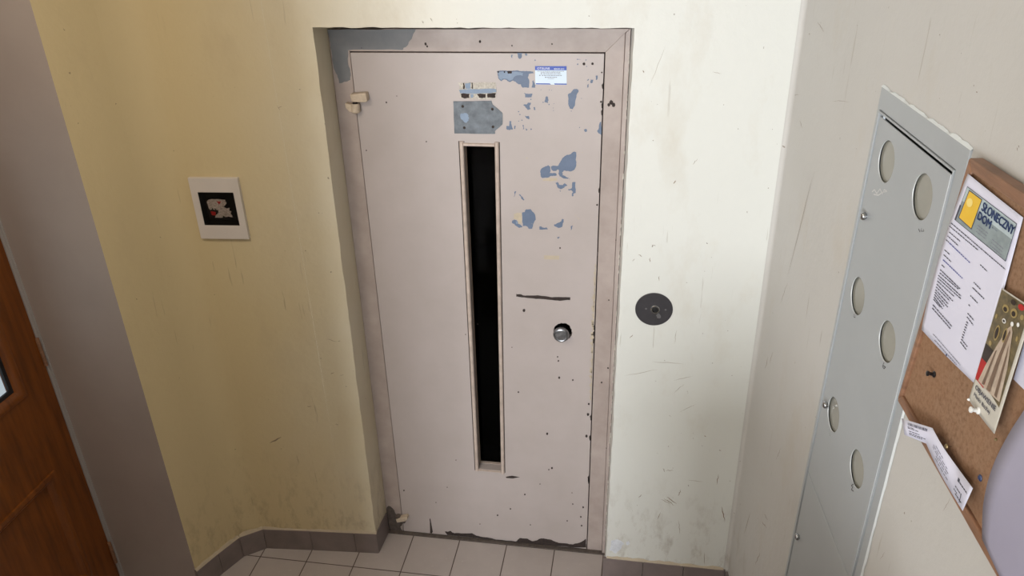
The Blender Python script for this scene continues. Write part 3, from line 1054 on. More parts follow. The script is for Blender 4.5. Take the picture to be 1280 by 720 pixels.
wf = MB()
so = grow(slot, 0.011, 0.0)
bead(wf, (so[3][0], so[3][1] - 0.008), (so[0][0], so[0][1] + 0.012), 0.014)      # left
bead(wf, (so[1][0], so[1][1] + 0.012), (so[2][0], so[2][1] - 0.010), 0.014)      # right
bead(wf, (slot[0][0] + 0.003, slot[0][1] + 0.007), (slot[1][0] - 0.003, slot[1][1] + 0.007), 0.011)
bead(wf, (slot[2][0] - 0.003, slot[2][1] - 0.006), (slot[3][0] + 0.003, slot[3][1] - 0.006), 0.005)
wf.build('window_bead', 'bead', ed, smooth=60)
# dark seams beside the beads
mb = MB()
for a, b in ((so[0], so[3]), (so[1], so[2])):
    sg = -1 if a is so[0] else 1
    mb.flat(FX, [(a[0] + sg * 0.0, a[1] + 0.012), (a[0] + sg * 0.0028, a[1] + 0.012), (b[0] + sg * 0.0028, b[1] - 0.008), (b[0] + sg * 0.0, b[1] - 0.008)], -0.0005)
mb.flat(FX, [(slot[0][0] - 0.010, slot[0][1] + 0.012), (slot[0][0] + 0.006, slot[0][1] + 0.012), (slot[0][0] + 0.006, slot[0][1] + 0.009), (slot[0][0] - 0.01, slot[0][1] + 0.009)], -0.0005)
mb.build('bead_seam', 'rust', ed)
# inner rebate and glass
mb = MB()
inner = grow(slot, -0.0015, -0.0015)
ring(FX, grow(slot, 0.02, 0.02), inner, 0.036, 0.048, mb)
mb.build('window_rebate', 'bead', ed)
mb = MB()
mb.prism(FX, grow(slot, 0.01, 0.01), 0.049, 0.053)
mb.build('window_glass', 'dark_glass', ed)

# grey pointed cover plate with four screws
ZP = (560, 90, 7.2)
pz = lambda a, b: (D((560 + a / 7.2, 90 + b / 7.2)).x, D((560 + a / 7.2, 90 + b / 7.2)).z)
mb = MB()
mb.prism(FX, jag([pz(48, 262), pz(392, 258), pz(400, 290), pz(490, 368), pz(490, 470), pz(424, 530), pz(424, 556), pz(58, 552)], 0.002, 2, rp), -0.0022, -0.0001)
for (a, b, r) in [(160, 410, 40), (130, 400, 26)]:
    q = pz(a, b)
    mb.flat(FX, jag(circle(q[0], q[1], r * 0.00028, 10, r * 0.0004), 0.006, 2, rp), -0.0024 - 0.0001 * r / 40, 1)
cp = mb.build('cover_plate', ['zinc', 'primer_light'], ed, bevel=0.0006)
cp['label'] = 'scratched grey metal cover plate with a pointed right end'
for (a, b) in [(134, 308), (400, 333), (148, 500), (406, 492)]:
    q = pz(a, b)
    mb = MB()
    mb.lathe((q[0], -0.0023, q[1]), (0, -1, 0), [(0.0046, 0), (0.0042, 0.0008), (0.002, 0.0012)], 12)
    mb.build('screw', 'rust', cp)
# remains of an old label above the plate
mb = MB()
mb.flat(FX, jag([pz(92, 92), pz(210, 92), pz(300, 92), pz(432, 96), pz(436, 150), pz(430, 236), pz(260, 244), pz(110, 236), pz(100, 150)], 0.004, 2, rp), -0.0008, 0)
for lp in [[(116, 194), (150, 190), (192, 194), (194, 230), (150, 238), (120, 226)], [(258, 198), (300, 194), (338, 196), (336, 232), (280, 230)], [(352, 194), (432, 190), (426, 232), (356, 230)], [(134, 100), (146, 96), (150, 150), (136, 150)], [(212, 100), (222, 96), (224, 150), (214, 150)]]:
    mb.flat(FX, jag([pz(*p) for p in lp], 0.003, 2, rp), -0.0011, 1)
for lp in [[(98, 160), (200, 152), (330, 150), (436, 154), (436, 180), (340, 190), (230, 194), (110, 190)], [(156, 100), (204, 96), (204, 148), (160, 148)], [(200, 200), (230, 196), (224, 232), (204, 232)]]:
    mb.flat(FX, jag([pz(*p) for p in lp], 0.003, 2, rp), -0.0014, 2)
mb.build('label_remains', ['cream_residue', 'rust', 'primer_light'], ed)['label'] = 'cream and blue remains of a scraped-off label strip'

# blue and white service sticker
mb = MB()
st = [D((668.8, 82.5)), D((708.2, 82.5)), D((708.5, 106)), D((669.2, 105.5))]
ST = lambda a, b, y=-0.0012: Vector(st[0].lerp(st[1], a).lerp(st[3].lerp(st[2], a), b)[:]) + Vector((0, y, 0))
SF = lambda u, v, w: ST(u, v, w)
mb.prism(SF, [(0, 0), (1, 0), (1, 1), (0, 1)], -0.0010, -0.0003)
stk = mb.build('sticker', 'pale_blue', ed)
stk['label'] = 'small blue and white lift service sticker'
mb = MB()
mb.flat(SF, [(0, 0), (1, 0), (1, 0.22), (0, 0.22)], -0.0013)
mb.flat(SF, [(0.02, 0.93), (0.46, 0.93), (0.5, 0.99), (0.02, 0.99)], -0.0013)
mb.flat(SF, [(0.6, 0.93), (1, 0.93), (1, 0.99), (0.62, 0.99)], -0.0013)
mb.build('print_band', 'blue_print', stk)
mb = MB()
put_text(mb, 'OTISLINE', [ST(.07, .07, -.0016), ST(.47, .07, -.0016), ST(.47, .175, -.0016), ST(.07, .175, -.0016)], 0, 0.0)
put_text(mb, 'SERWIS 24 H', [ST(.60, .11, -.0016), ST(.92, .11, -.0016), ST(.92, .185, -.0016), ST(.60, .185, -.0016)], 0, 0.0)
mb.build('lettering', 'white', stk)
mb = MB()
rw = random.Random(31)


def dashes(mb, a, b, th, mat=0, gap=0.25, fn=None, wmin=1.2, wmax=4.5):
    """a printed line too small to read: word-length strokes from a to b"""
    a, b = Vector(a), Vector(b)
    d = b - a
    ln = d.length
    d.normalize()
    n = Vector((-d.y, d.x)) * th / 2
    t = 0.0
    while t < ln:
        w_ = rw.uniform(wmin, wmax)
        e_ = min(ln, t + w_)
        p, q = a + d * t, a + d * e_
        mb.face([fn(p - n), fn(q - n), fn(q + n), fn(p + n)], mat)
        t = e_ + gap * rw.uniform(0.7, 1.6)


sfn = lambda p: ST(p.x / 100, p.y / 60, -.0014)
for y, a, b, th in [(16.5, 6, 92, 1.6), (20, 18, 80, 1.6), (24.5, 18, 22, 3), (24.5, 25, 82, 2), (30, 13, 17, 3), (30, 21, 86, 2.2), (36, 31, 36, 3), (36, 38, 70, 2.2), (40.5, 40, 60, 1.1)]:
    dashes(mb, (a, y), (b, y), th, 0, 1.2, sfn, 2.5, 8)
mb.build('fine_print', 'ink_soft', stk)

# knob sitting in its ragged dark hole
mb = MB()
kc = D((702, 417))
mb.lathe((kh.x, 0.034, kh.z), (0, -1, 0), [(0.045, 0.0), (0.045, 0.004)], 24)
mb.build('lock_backing', 'dark_hole', ed)
kp = D((701.2, 419.6), -0.022)
mb = MB()
mb.lathe((kp.x, 0.030, kp.z), (0, -1, 0), [(0.013, 0), (0.013, 0.034), (0.026, 0.036), (0.0285, 0.041), (0.0285, 0.048), (0.026, 0.0525), (0.0215, 0.0545), (0.019, 0.0535), (0.017, 0.0535), (0.006, 0.0545)], 36)
mb.build('knob', 'steel', ed, smooth=35)['label'] = 'round dull steel pull knob in a ragged dark hole'

# hinges
def hinge(px, low=False):
    q = D(px)
    mb = MB()
    if not low:
        # upper block on the leaf and lower cup on the frame
        mb.prism(FX, [(q.x - 0.016, q.z + 0.016), (q.x + 0.038, q.z + 0.021), (q.x + 0.040, q.z - 0.004), (q.x + 0.034, q.z - 0.009), (q.x - 0.012, q.z - 0.008)], -0.026, -0.0005)
        h = mb.build('hinge', 'hinge', ed, bevel=0.003)
        mb = MB()
        mb.lathe((q.x - 0.006, -0.013, q.z - 0.046), (0, 0, 1), [(0.010, 0), (0.0145, 0.004), (0.0145, 0.030), (0.011, 0.032), (0.008, 0.020)], 20)
        mb.prism(FX, [(q.x - 0.038, q.z - 0.014), (q.x - 0.008, q.z - 0.020), (q.x - 0.008, q.z - 0.044), (q.x - 0.026, q.z - 0.042), (q.x - 0.038, q.z - 0.030)], -0.018, 0.0033)
        mb.build('knuckle', 'hinge', h, smooth=40, bevel=0.002)
        mb = MB()
        mb.lathe((q.x - 0.006, -0.013, q.z - 0.030), (0, 0, 1), [(0.0075, 0), (0.0075, 0.026)], 14)
        mb.build('pin', 'rust', h, smooth=40)
    else:
        mb.prism(FX, [(q.x - 0.012, q.z + 0.006), (q.x + 0.038, q.z + 0.026), (q.x + 0.042, q.z + 0.016), (q.x + 0.030, q.z + 0.000), (q.x - 0.008, q.z - 0.012)], -0.024, -0.0005)
        h = mb.build('hinge', 'hinge', ed, bevel=0.003)
        mb = MB()
        mb.lathe((q.x - 0.004, -0.010, q.z - 0.036), (0, 0, 1), [(0.012, 0), (0.012, 0.05)], 18)
        mb.prism(FX, [(q.x - 0.004, q.z - 0.002), (q.x + 0.030, q.z - 0.004), (q.x + 0.022, q.z - 0.026), (q.x, q.z - 0.034)], -0.008, -0.0004)
        mb.build('knuckle', 'grime', h, smooth=40)


hinge((447, 122))
hinge((500, 646), True)

# ================================================================== CALL BUTTON
bc = Vector((0.9745, YF, 1.2205))
cb = thing('call_button_panel', (bc.x, YF, bc.z), 'round dark lift call button plate on the wall right of the lift door', 'call button')
mb = MB()
mb.lathe((bc.x, YF + 0.004, bc.z), (0, -1, 0), [(0.0598, 0.0), (0.0598, 0.0058), (0.0585, 0.0068), (0.02, 0.0068)], 56)
mb.build('cover_disc', 'button_plate', cb, smooth=30)
mb = MB()
c2 = D((822, 386), YF - 0.003)
c2 = Vector((bc.x + 0.004, 0, bc.z + 0.001))
mb.lathe((c2.x, YF - 0.0026, c2.z), (0, -1, 0), [(0.0155, 0.0), (0.0155, 0.004), (0.0138, 0.0058), (0.0100, 0.0058), (0.0082, 0.002), (0.0082, 0.0)], 30, caps=False)
mb.build('button_ring', 'chrome', cb, smooth=35)
mb = MB()
mb.lathe((c2.x, YF - 0.0026, c2.z), (0, -1, 0), [(0.0082, 0.0), (0.0078, 0.0030), (0.003, 0.0036)], 20)
mb.build('button', 'black', cb, smooth=35)
for dx in (-0.029, 0.033):
    mb = MB()
    mb.lathe((c2.x + dx, YF - 0.0026, c2.z + 0.0005), (0, -1, 0), [(0.0032, 0), (0.0028, 0.0012), (0.001, 0.0014)], 12)
    mb.build('screw', 'screw', cb)
mb = MB()
BFX = lambda u, v, w: (u, YF - w, v)
mb.flat(BFX, jag([(c2.x + 0.004, c2.z - 0.022), (c2.x + 0.012, c2.z - 0.014), (c2.x + 0.020, c2.z - 0.030), (c2.x + 0.008, c2.z - 0.032)], 0.006, 2, rp), 0.0030)
mb.build('scuff', 'screw', cb)

# ================================================================== DISTRIBUTION BOX on the left
B0 = BXO
jb = thing('distribution_box', tuple(B0), 'small white plastic electrical box with a dark window on the yellow wall', 'electrical box')
bw, bh = 0.083, 0.107
mb = MB()
win_l = [(-0.056, -0.052), (0.056, -0.052), (0.056, 0.052), (-0.056, 0.052)]
wl = [(-0.060, -0.058), (0.060, -0.058), (0.060, 0.058), (-0.060, 0.058)]
mb.prism(BX, [(-bw, -bh), (bw, -bh), (bw, bh), (-bw, bh)], -0.004, 0.014, holes=[wl])
mb.build('cover_frame', 'white_plastic', jb, bevel=0.0012)
mb = MB()
mb.prism(BX, wl, -0.030, -0.026)
for k, (a, b) in enumerate((((-0.060, -0.058), (-0.060, 0.058)), ((0.060, -0.058), (0.060, 0.058)), ((-0.060, -0.058), (0.060, -0.058)), ((-0.060, 0.058), (0.060, 0.058)))):
    mb.face([BX(a[0] * .995, a[1] * .995, -0.026), BX(b[0] * .995, b[1] * .995, -0.026), BX(b[0] * .995, b[1] * .995, 0.0125), BX(a[0] * .995, a[1] * .995, 0.0125)])
mb.build('back_box', 'black', jb)
mb = MB()
mb.prism(BX, wl, 0.0085, 0.0105)
mb.build('window_lid', 'clear_plastic', jb)
# crumpled silver scrap with a red triangle inside
rb = random.Random(6)
mb = MB()
z8 = lambda a, b: ((a - 322) / 6.0 * 0.00268, -(b - 372) / 6.0 * 0.00268)
mb.prism(BX, jag([z8(232, 322), z8(250, 308), z8(300, 306), z8(330, 304), z8(372, 310), z8(376, 332), z8(362, 352), z8(344, 366), z8(362, 374), z8(392, 372), z8(386, 392), z8(400, 398), z8(392, 414), z8(402, 446),
                  z8(372, 438), z8(350, 446), z8(340, 430), z8(326, 448), z8(268, 450), z8(284, 426), z8(304, 404), z8(306, 392), z8(290, 382), z8(278, 372), z8(270, 386), z8(258, 368), z8(248, 388), z8(236, 372)], 0.004, 2, rb), 0.0, 0.004)
for p_, q_ in (((286, 358), (310, 384)), ((268, 366), (282, 386)), ((330, 380), (384, 420)), ((326, 360), (360, 330))):
    d_ = Vector(z8(*q_)) - Vector(z8(*p_))
    n_ = Vector((-d_.y, d_.x)).normalized() * 0.0009
    a_, b_ = Vector(z8(*p_)), Vector(z8(*q_))
    mb.prism(BX, [tuple(a_ - n_), tuple(b_ - n_), tuple(b_ + n_), tuple(a_ + n_)], 0.004, 0.0062)
mb.build('torn_label', 'torn', jb)['label'] = 'torn silvery scrap behind the dark window'
mb = MB()
mb.flat(BX, [z8(308, 318), z8(342, 320), z8(322, 344)], 0.0046)
mb.build('red_mark', 'red', jb)
mb = MB()
mb.flat(BX, jag([z8(246, 398), z8(284, 404), z8(278, 430), z8(250, 428)], 0.003, 1, rb), 0.0046)
mb.build('red_mark', 'red', jb)
mb = MB()
mb.lathe(BX(0.002, -0.074, 0.0135), bn, [(0.013, 0), (0.012, 0.001), (0.009, 0.0004)], 20)
mb.build('finger_notch', 'white_plastic', jb, smooth=40)

# ================================================================== METER CABINET
mc = thing('meter_cabinet', tuple(R(0.82, 0.45, 0)), 'tall grey metal meter cabinet with six round sight windows on the right wall', 'meter cabinet')
sl = lambda z: 0.636 - 0.0235 * (2.094 - z)
sr = lambda z: 1.034 - 0.012 * (2.094 - z)
ZB = 0.42
fo = [(sl(2.094), 2.094), (sr(2.094), 2.094), (sr(ZB), ZB), (sl(ZB), ZB)]
fi = [(sl(2.052) + 0.013, 2.052), (sr(2.052) - 0.030, 2.052), (sr(ZB) - 0.026, ZB + 0.03), (sl(ZB) + 0.013, ZB + 0.03)]
mb = MB()
mb.prism(R, fo, -0.004, 0.004, holes=[fi])
mb.build('outer_frame', 'cabinet', mc, bevel=0.0015)
fi2 = [(fi[0][0] + 0.004, fi[0][1] - 0.005), (fi[1][0] - 0.004, fi[1][1] - 0.005), (fi[2][0] - 0.004, fi[2][1] + 0.004), (fi[3][0] + 0.004, fi[3][1] + 0.004)]
fi1 = [(fi[0][0] + 0.001, fi[0][1] - 0.001), (fi[1][0] - 0.001, fi[1][1] - 0.001), (fi[2][0] - 0.001, fi[2][1] + 0.001), (fi[3][0] + 0.001, fi[3][1] + 0.001)]
mb = MB()
mb.prism(R, fi1, -0.004, 0.0062, holes=[fi2])
mb.build('inner_frame', 'cabinet', mc, bevel=0.001)
mb = MB()
mb.prism(R, fi, -0.012, -0.010)
mb.build('back_panel', 'black', mc)
ZJ = 1.129
dl = lambda z: sl(z) + 0.019
dr = lambda z: sr(z) - 0.0412
holes = [RX((1110, 202)), RX((1155, 246)), RX((1074, 370)), RX((1111, 427)), RX((1043.5, 518)), RX((1073, 586))]
HR = 0.0402
mb = MB()
dz1 = 2.040
mb.prism(R, [(dl(dz1), dz1), (dr(dz1), dz1), (dr(ZJ), ZJ + 0.0015), (dl(ZJ), ZJ + 0.0015)], 0.0012, 0.0035, holes=[circle(s_, z_, HR, 44) for s_, z_ in holes], side_mat=1)
door = mb.build('door', ['cabinet', 'cut_edge'], mc, bevel=0.0006)
door['label'] = 'upper cabinet door with six round openings'
for s_, z_ in holes:
    mb = MB()
    mb.lathe(R(s_, z_, -0.004), RN, [(HR + 0.004, 0), (HR + 0.004, 0.002)], 40)
    mb.build('sight_pane', 'pane', door)
mb = MB()
mb.prism(R, [(dl(ZJ), ZJ - 0.0015), (dr(ZJ), ZJ - 0.0015), (dr(ZB + 0.04), ZB + 0.04), (dl(ZB + 0.04), ZB + 0.04)], 0.0005, 0.0035)
door2 = mb.build('door', 'cabinet', mc, bevel=0.0012)
door2['label'] = 'plain lower cabinet door'
for px_, par in (((1080, 270), door), ((1032, 506), door), ((997, 671), door2)):
    s_, z_ = RX(px_, 0.008)
    mb = MB()
    mb.lathe(R(s_, z_, 0.0034), RN, [(0.0060, 0), (0.0060, 0.002), (0.0088, 0.0035), (0.0088, 0.0075), (0.0070, 0.0105), (0.003, 0.0118)], 24)
    mb.build('lock_knob', 'chrome', par, smooth=50)
# flat numbers and scribbles beside the windows
mb = MB()


def stroke(mb, pts_, th, w, mat=0):
    for a, b in zip(pts_[:-1], pts_[1:]):
        A, B = RX(a, w), RX(b, w)
        d = Vector((B[0] - A[0], B[1] - A[1]))
        if d.length < 1e-6: continue
        n = Vector((-d.y, d.x)).normalized() * th / 2
        mb.face([R(A[0] - n.x, A[1] - n.y, w), R(B[0] - n.x, B[1] - n.y, w), R(B[0] + n.x, B[1] + n.y, w), R(A[0] + n.x, A[1] + n.y, w)], mat)


WD = 0.0038
for mark in (
        [([(1090, 240), (1093, 237), (1096, 242), (1100, 236), (1103, 243), (1105, 237), (1109, 239), (1103, 240.5), (1098, 244), (1092, 243)], 0.0024, 1)],
        [([(1148, 286), (1150, 290)], 0.002, 0)],
        [([(1152, 285), (1151, 289), (1155, 289), (1154, 286)], 0.001, 0)],
        [([(1068, 392), (1067, 396), (1069, 397), (1069, 394)], 0.0016, 0)],
        [([(1105, 453), (1103, 458), (1105, 461), (1107, 459), (1104, 457)], 0.0020, 0)],
        [([(1037, 541), (1037.5, 545)], 0.001, 0)],
        [([(1067, 605), (1064, 607), (1066, 609), (1064, 612), (1067, 614)], 0.0020, 0)],
        [([(1041, 508), (1043, 510), (1041, 511)], 0.0012, 1)]):
    mb = MB()
    for pts_, th_, m_ in mark:
        stroke(mb, pts_, th_, WD, m_)
    mb.build('pen_mark', ['scribble', 'silver_scribble'], door)
# ragged whitish filler round the cabinet edge
mb = MB()
rf = random.Random(17)
n = 60
prev = None
for k in range(n + 1):
    s_ = fo[0][0] - 0.004 + (fo[1][0] - fo[0][0] + 0.006) * k / n
    z0, z1 = 2.0935, 2.0935 + (0.0028 + 0.0022 * math.sin(k * 0.7) * math.sin(k * 0.23) + rf.uniform(0, 0.0014)) * (1.4 if k > 45 else 1)
    cur = (R(s_, z0, 0.0042), R(s_, z1, 0.0008), R(s_, z0, 0.0))
    if prev:
        mb.face([prev[0], cur[0], cur[1], prev[1]])
    prev = cur
prev = None
for k in range(n + 1):
    z_ = 0.6 + (1.62 - 0.6) * k / n
    s0 = sr(z_) - 0.0005
    s1 = s0 + rf.uniform(0.0015, 0.005)
    cur = (R(s0, z_, 0.0042), R(s1, z_, 0.0008))
    if prev:
        mb.face([prev[0], cur[0], cur[1], prev[1]])
    prev = cur
mb.build('filler_edge', 'cut_edge', mc)

# ================================================================== CORK BOARD
TLc, BLc = RX((1211, 197), 0.024), RX((1121, 500), 0.030)
BRc = RX((1245, 720), 0.030)
slope_b = (BRc[1] - BLc[1]) / (BRc[0] - BLc[0])
TRc = RX((1280, 243), 0.024)
slope_t = (TRc[1] - TLc[1]) / (TRc[0] - TLc[0])
SE = 1.95
co = [TLc, (SE, TLc[1] + slope_t * (SE - TLc[0])), (SE, BLc[1] + slope_b * (SE - BLc[0])), BLc]
woff = lambda z: 0.012 + 0.006 * (2.10 - z) / 0.45
CB = lambda u, v, w: R(u, v, woff(v) + w)
ck = thing('cork_board', tuple(R(1.5, BLc[1], 0.0)), 'cork notice board in a brown wooden frame beside the grey meter cabinet', 'notice board')
rwid = 0.017
ci = [(co[0][0] + rwid, co[0][1] - rwid), (co[1][0] - rwid, co[1][1] - rwid), (co[2][0] - rwid, co[2][1] + rwid), (co[3][0] + rwid * 0.6, co[3][1] + rwid)]
mb = MB()
mb.prism(CB, [(co[0][0] + .006, co[0][1] - .006), (co[1][0] - .006, co[1][1] - .006), (co[2][0] - .006, co[2][1] + .006), (co[3][0] + .006, co[3][1] + .006)], -0.007, 0.006)
mb.build('cork_sheet', 'cork', ck)
for a, b in ((0, 1), (1, 2), (2, 3), (3, 0)):
    mb = MB()
    mb.prism(CB, [co[a], co[b], ci[b], ci[a]], -0.009, 0.012)
    mb.build('frame_rail', 'brown_wood', ck, bevel=0.0025)
WC = 0.0064      # cork surface in CB


def cbx(px, w):
    """pixel -> (s,z) on the tilted board at height w"""
    z = 1.9
    for _ in range(6):
        s_, z = RX(px, woff(z) + w)
    return (s_, z)


def CW(px, w):
    s_, z = cbx(px, w)
    return CB(s_, z, w)


# ---- the printed notice
def bil(q, a, b):
    return q[0].lerp(q[1], a).lerp(q[3].lerp(q[2], a), b)


def sheet_thing(name, corners_px, ws, label, cat, mat, nu=18, nv=24, curl=None, group=None):
    """paper lying on the board; ws = heights off the board at the corners"""
    q = [CW(p, w) for p, w in zip(corners_px, ws)]
    fn = lambda a, b, e=0.0: bil(q, a, b) + RN * ((curl(a, b) if curl else 0.0) + e)
    mb = MB()
    mb.grid(lambda a, b: fn(a, b, 0.0), nu, nv)
    c = fn(0.5, 1.0)
    t = thing(name, tuple(c), label, cat, group)
    o = mb.build('sheet', mat, t, smooth=60)
    so_ = o.modifiers.new('thickness', 'SOLIDIFY')
    so_.thickness = 0.0005
    so_.offset = 0.0
    return t, fn, q, o


def uv_of(q, P):
    """inverse of bil for points on (nearly) parallelogram sheets, by Newton steps"""
    a, b = 0.5, 0.5
    for _ in range(14):
        f = bil(q, a, b) - P
        da = q[0].lerp(q[3], b) * -1 + q[1].lerp(q[2], b)
        db = q[0].lerp(q[1], a) * -1 + q[3].lerp(q[2], a)
        A11, A12, A22 = da.dot(da), da.dot(db), db.dot(db)
        r1, r2 = -f.dot(da), -f.dot(db)
        det = A11 * A22 - A12 * A12
        a += (A22 * r1 - A12 * r2) / det
        b += (A11 * r2 - A12 * r1) / det
    return a, b


ncurl = lambda a, b: 0.0012 * math.sin(math.pi * a) * (0.5 + b) + 0.0062 * math.sin(math.pi * max(0.0, min(1.0, b))) ** 0.8 * (1 - a) ** 2
nt, nfn, nq, no = sheet_thing('notice', [(1210, 217), (1279, 272), (1222, 483), (1152, 412)], (0.0135, 0.0085, 0.012, 0.0135),
                              'large white printed notice with a yellow square logo and navy heading on the cork board', 'notice', 'paper', curl=ncurl)


def project(P):
    d = P - CAM_POS
    z = d.dot(CF)
    return (640 + CAM_F * d.dot(CR) / z, 360 - CAM_F * d.dot(CU) / z)


def onsheet(fn, q, w):
    """place a print, traced from the photograph, on the curled sheet itself"""
    def g(p, e=0.0004):
        P = CW((p[0], p[1]), w)
        a, b = uv_of(q, P)
        for _ in range(5):
            x0, y0 = project(fn(a, b, e))
            xa, ya = project(fn(a + 1e-3, b, e))
            xb, yb = project(fn(a, b + 1e-3, e))
            A, B, C_, D_ = (xa - x0) / 1e-3, (xb - x0) / 1e-3, (ya - y0) / 1e-3, (yb - y0) / 1e-3
            det = A * D_ - B * C_
            rx, ry = p[0] - x0, p[1] - y0
            a += (D_ * rx - B * ry) / det
            b += (A * ry - C_ * rx) / det
        return fn(a, b, e)
    return g


ng = onsheet(nfn, nq, 0.009)


def pxpoly(mb, g, pts_, e, mat=0, n=1):
    out = []
    m_ = len(pts_)
    for i in range(m_):
        a, b = pts_[i], pts_[(i + 1) % m_]
        for k in range(n):
            out.append((a[0] + (b[0] - a[0]) * k / n, a[1] + (b[1] - a[1]) * k / n))
    tris = tessellate_polygon([[Vector((p[0], p[1], 0)) for p in out]])
    i = len(mb.v)
    mb.v += [g(p, e) for p in out]
    for t in tris:
        mb.f.append(tuple(i + k for k in t)); mb.mi.append(mat)


def pxquad(mb, g, q, e, mat=0, nu=6, nv=3):
    q = [Vector(p) for p in q]
    mb.grid(lambda a, b: g(bil2(q, a, b), e), nu, nv, mat)


def bil2(q, a, b):
    return q[0].lerp(q[1], a).lerp(q[3].lerp(q[2], a), b)


HQ = [(1209, 233), (1271, 280), (1257, 327), (1193.5, 275)]
mb = MB()
pxquad(mb, ng, HQ, 0.0006, 1)
hv = [Vector(p) for p in HQ]
pxquad(mb, ng, [bil2(hv, 0, 0), bil2(hv, 1, 0), bil2(hv, 1, .42), bil2(hv, 0, .42)], 0.0008, 0)
mb.face([ng(bil2(hv, -0.01, 0.55), .0009), ng(bil2(hv, 0.018, 0.55), .0009), ng(bil2(hv, 0.018, 1.0), .0009), ng(bil2(hv, -0.01, 1.0), .0009)], 2)
for a0, b0, a1, b1 in ((0, -0.004, 1, 0.012), (0.992, 0, 1.0, 1), (0, 0, 0.006, 1), (0, 0.985, 1, 1)):
    pxquad(mb, ng, [bil2(hv, a0, b0), bil2(hv, a1, b0), bil2(hv, a1, b1), bil2(hv, a0, b1)], 0.001, 2, 4, 1)
mb.build('header_picture', ['header', 'header_dark', 'ink'], no)
mb = MB()
YQ = [(1211.8, 238.8), (1226.7, 250), (1213.8, 285.4), (1198.8, 271.7)]
yv = [Vector(p) for p in YQ]
pxquad(mb, ng, [bil2(yv, -.05, -.03), bil2(yv, 1.05, -.03), bil2(yv, 1.05, 1.03), bil2(yv, -.05, 1.03)], 0.0012, 2)
pxquad(mb, ng, YQ, 0.0015, 0)
pc = [tuple(bil2(yv, 0.30 + 0.22 * math.cos(t * math.pi / 8), 0.33 + 0.15 * math.sin(t * math.pi / 8))) for t in range(16)]
pxpoly(mb, ng, pc, 0.0018, 1)
mb.build('logo', ['sun_yellow', 'sun_light', 'ink'], no)
mb = MB()
def px_text(mb, txt, pts_, e, mat, bold):
    v_ = [Vector(p) for p in pts_]
    put_text(mb, txt, None, mat, bold, at=lambda a, b: ng(bil2(v_, a, b), e))


px_text(mb, 'SŁONECZNY', [(1230, 252.5), (1269, 284), (1265.3, 294), (1226.5, 262.8)], 0.0018, 0, 0.010)
px_text(mb, 'DOM', [(1224.2, 264.2), (1240, 276.8), (1236.8, 286), (1221.2, 273.2)], 0.0018, 0, 0.022)
px_text(mb, 'sp. z o.o.', [(1240.2, 283), (1246.6, 288.4), (1245.8, 290.4), (1239.4, 285)], 0.0018, 0, 0.0)
mb.build('heading', 'navy', no)
mb = MB()
nfnp = lambda p: ng((p.x, p.y), 0.0010)
nl = [((1188.6, 278.7), (1256.7, 337), 0), ((1186.7, 282.6), (1222.6, 312.8), 0), ((1186.3, 290), (1200, 301.6), 0), ((1184.4, 294.8), (1197.5, 307), 0),
      ((1182.4, 299.6), (1186, 303), 0), ((1186.5, 303.6), (1212.6, 328.8), 1), ((1180.5, 312.3), (1186.8, 318), 0), ((1179.5, 318.3), (1188.7, 327.3), 0), ((1178.6, 324.6), (1203, 348), 1),
      ((1225.2, 330.8), (1233.5, 339), 0), ((1177, 331), (1181, 335), 0), ((1175, 337), (1200, 361), 0),
      ((1174.5, 341), (1198, 361.5), 0), ((1172.8, 344), (1201, 370), 0), ((1172.2, 347.5), (1201, 373.5), 0), ((1171.6, 351.2), (1193, 371), 0), ((1170.8, 355), (1191, 376.5), 0),
      ((1170, 358.5), (1187, 376), 0), ((1169.2, 362), (1185, 380), 0), ((1168.6, 365), (1184.5, 384), 0), ((1168, 368), (1180, 383), 0), ((1167.4, 371), (1178, 386), 0), ((1166.8, 374), (1175, 384), 0),
      ((1166, 381), (1190, 408.5), 0), ((1165.2, 385), (1188, 411), 0),
      ((1217.2, 352.8), (1225.5, 361.7), 0), ((1215.5, 359.4), (1230, 373.8), 0), ((1212.8, 369.4), (1221.7, 378.8), 0), ((1210.6, 380.6), (1212.6, 383), 0),
      ((1209.4, 391.5), (1217.2, 400.5), 0), ((1208.6, 396), (1216.4, 406.4), 0), ((1201.5, 423.8), (1209, 433.5), 0), ((1200.2, 427.2), (1207.6, 437), 0),
      ((1166.3, 417.5), (1200.3, 456.4), 2), ((1168, 425), (1196, 456.5), 2),
      ((1222, 272.6 + 9), (1235, 292), 2), ((1221, 285), (1233, 295), 2), ((1220, 289), (1232, 299), 2), ((1240, 299), (1254, 311), 2), ((1239, 303), (1253, 315), 2), ((1238, 307), (1252, 319), 2)]
for part_name, pick in (('body_text', lambda a: a[0] < 1204 and a[1] < 415), ('footer_text', lambda a: a[0] < 1190 and a[1] >= 415), ('side_text', lambda a: a[0] >= 1204 and a[1] >= 320 or a[0] >= 1190 and a[1] >= 415), ('header_text', lambda a: a[0] >= 1204 and a[1] < 320)):
    mb = MB()
    for a, b, m_ in nl:
        if pick(a):
            dashes(mb, a, b, 1.15 if m_ != 2 else 0.8, m_, 0.55, nfnp, 1.4, 4.5)
    if part_name == 'side_text':
        for k in range(7):
            x, y = 1207.8 - 0.95 * k, 402 + 3.1 * k
            dashes(mb, (x, y), (x + 2.0, y + 2.2), 1.2, 0, 1, nfnp, 3, 4)
    mb.build(part_name, ['ink', 'link', 'ink_soft'], no)

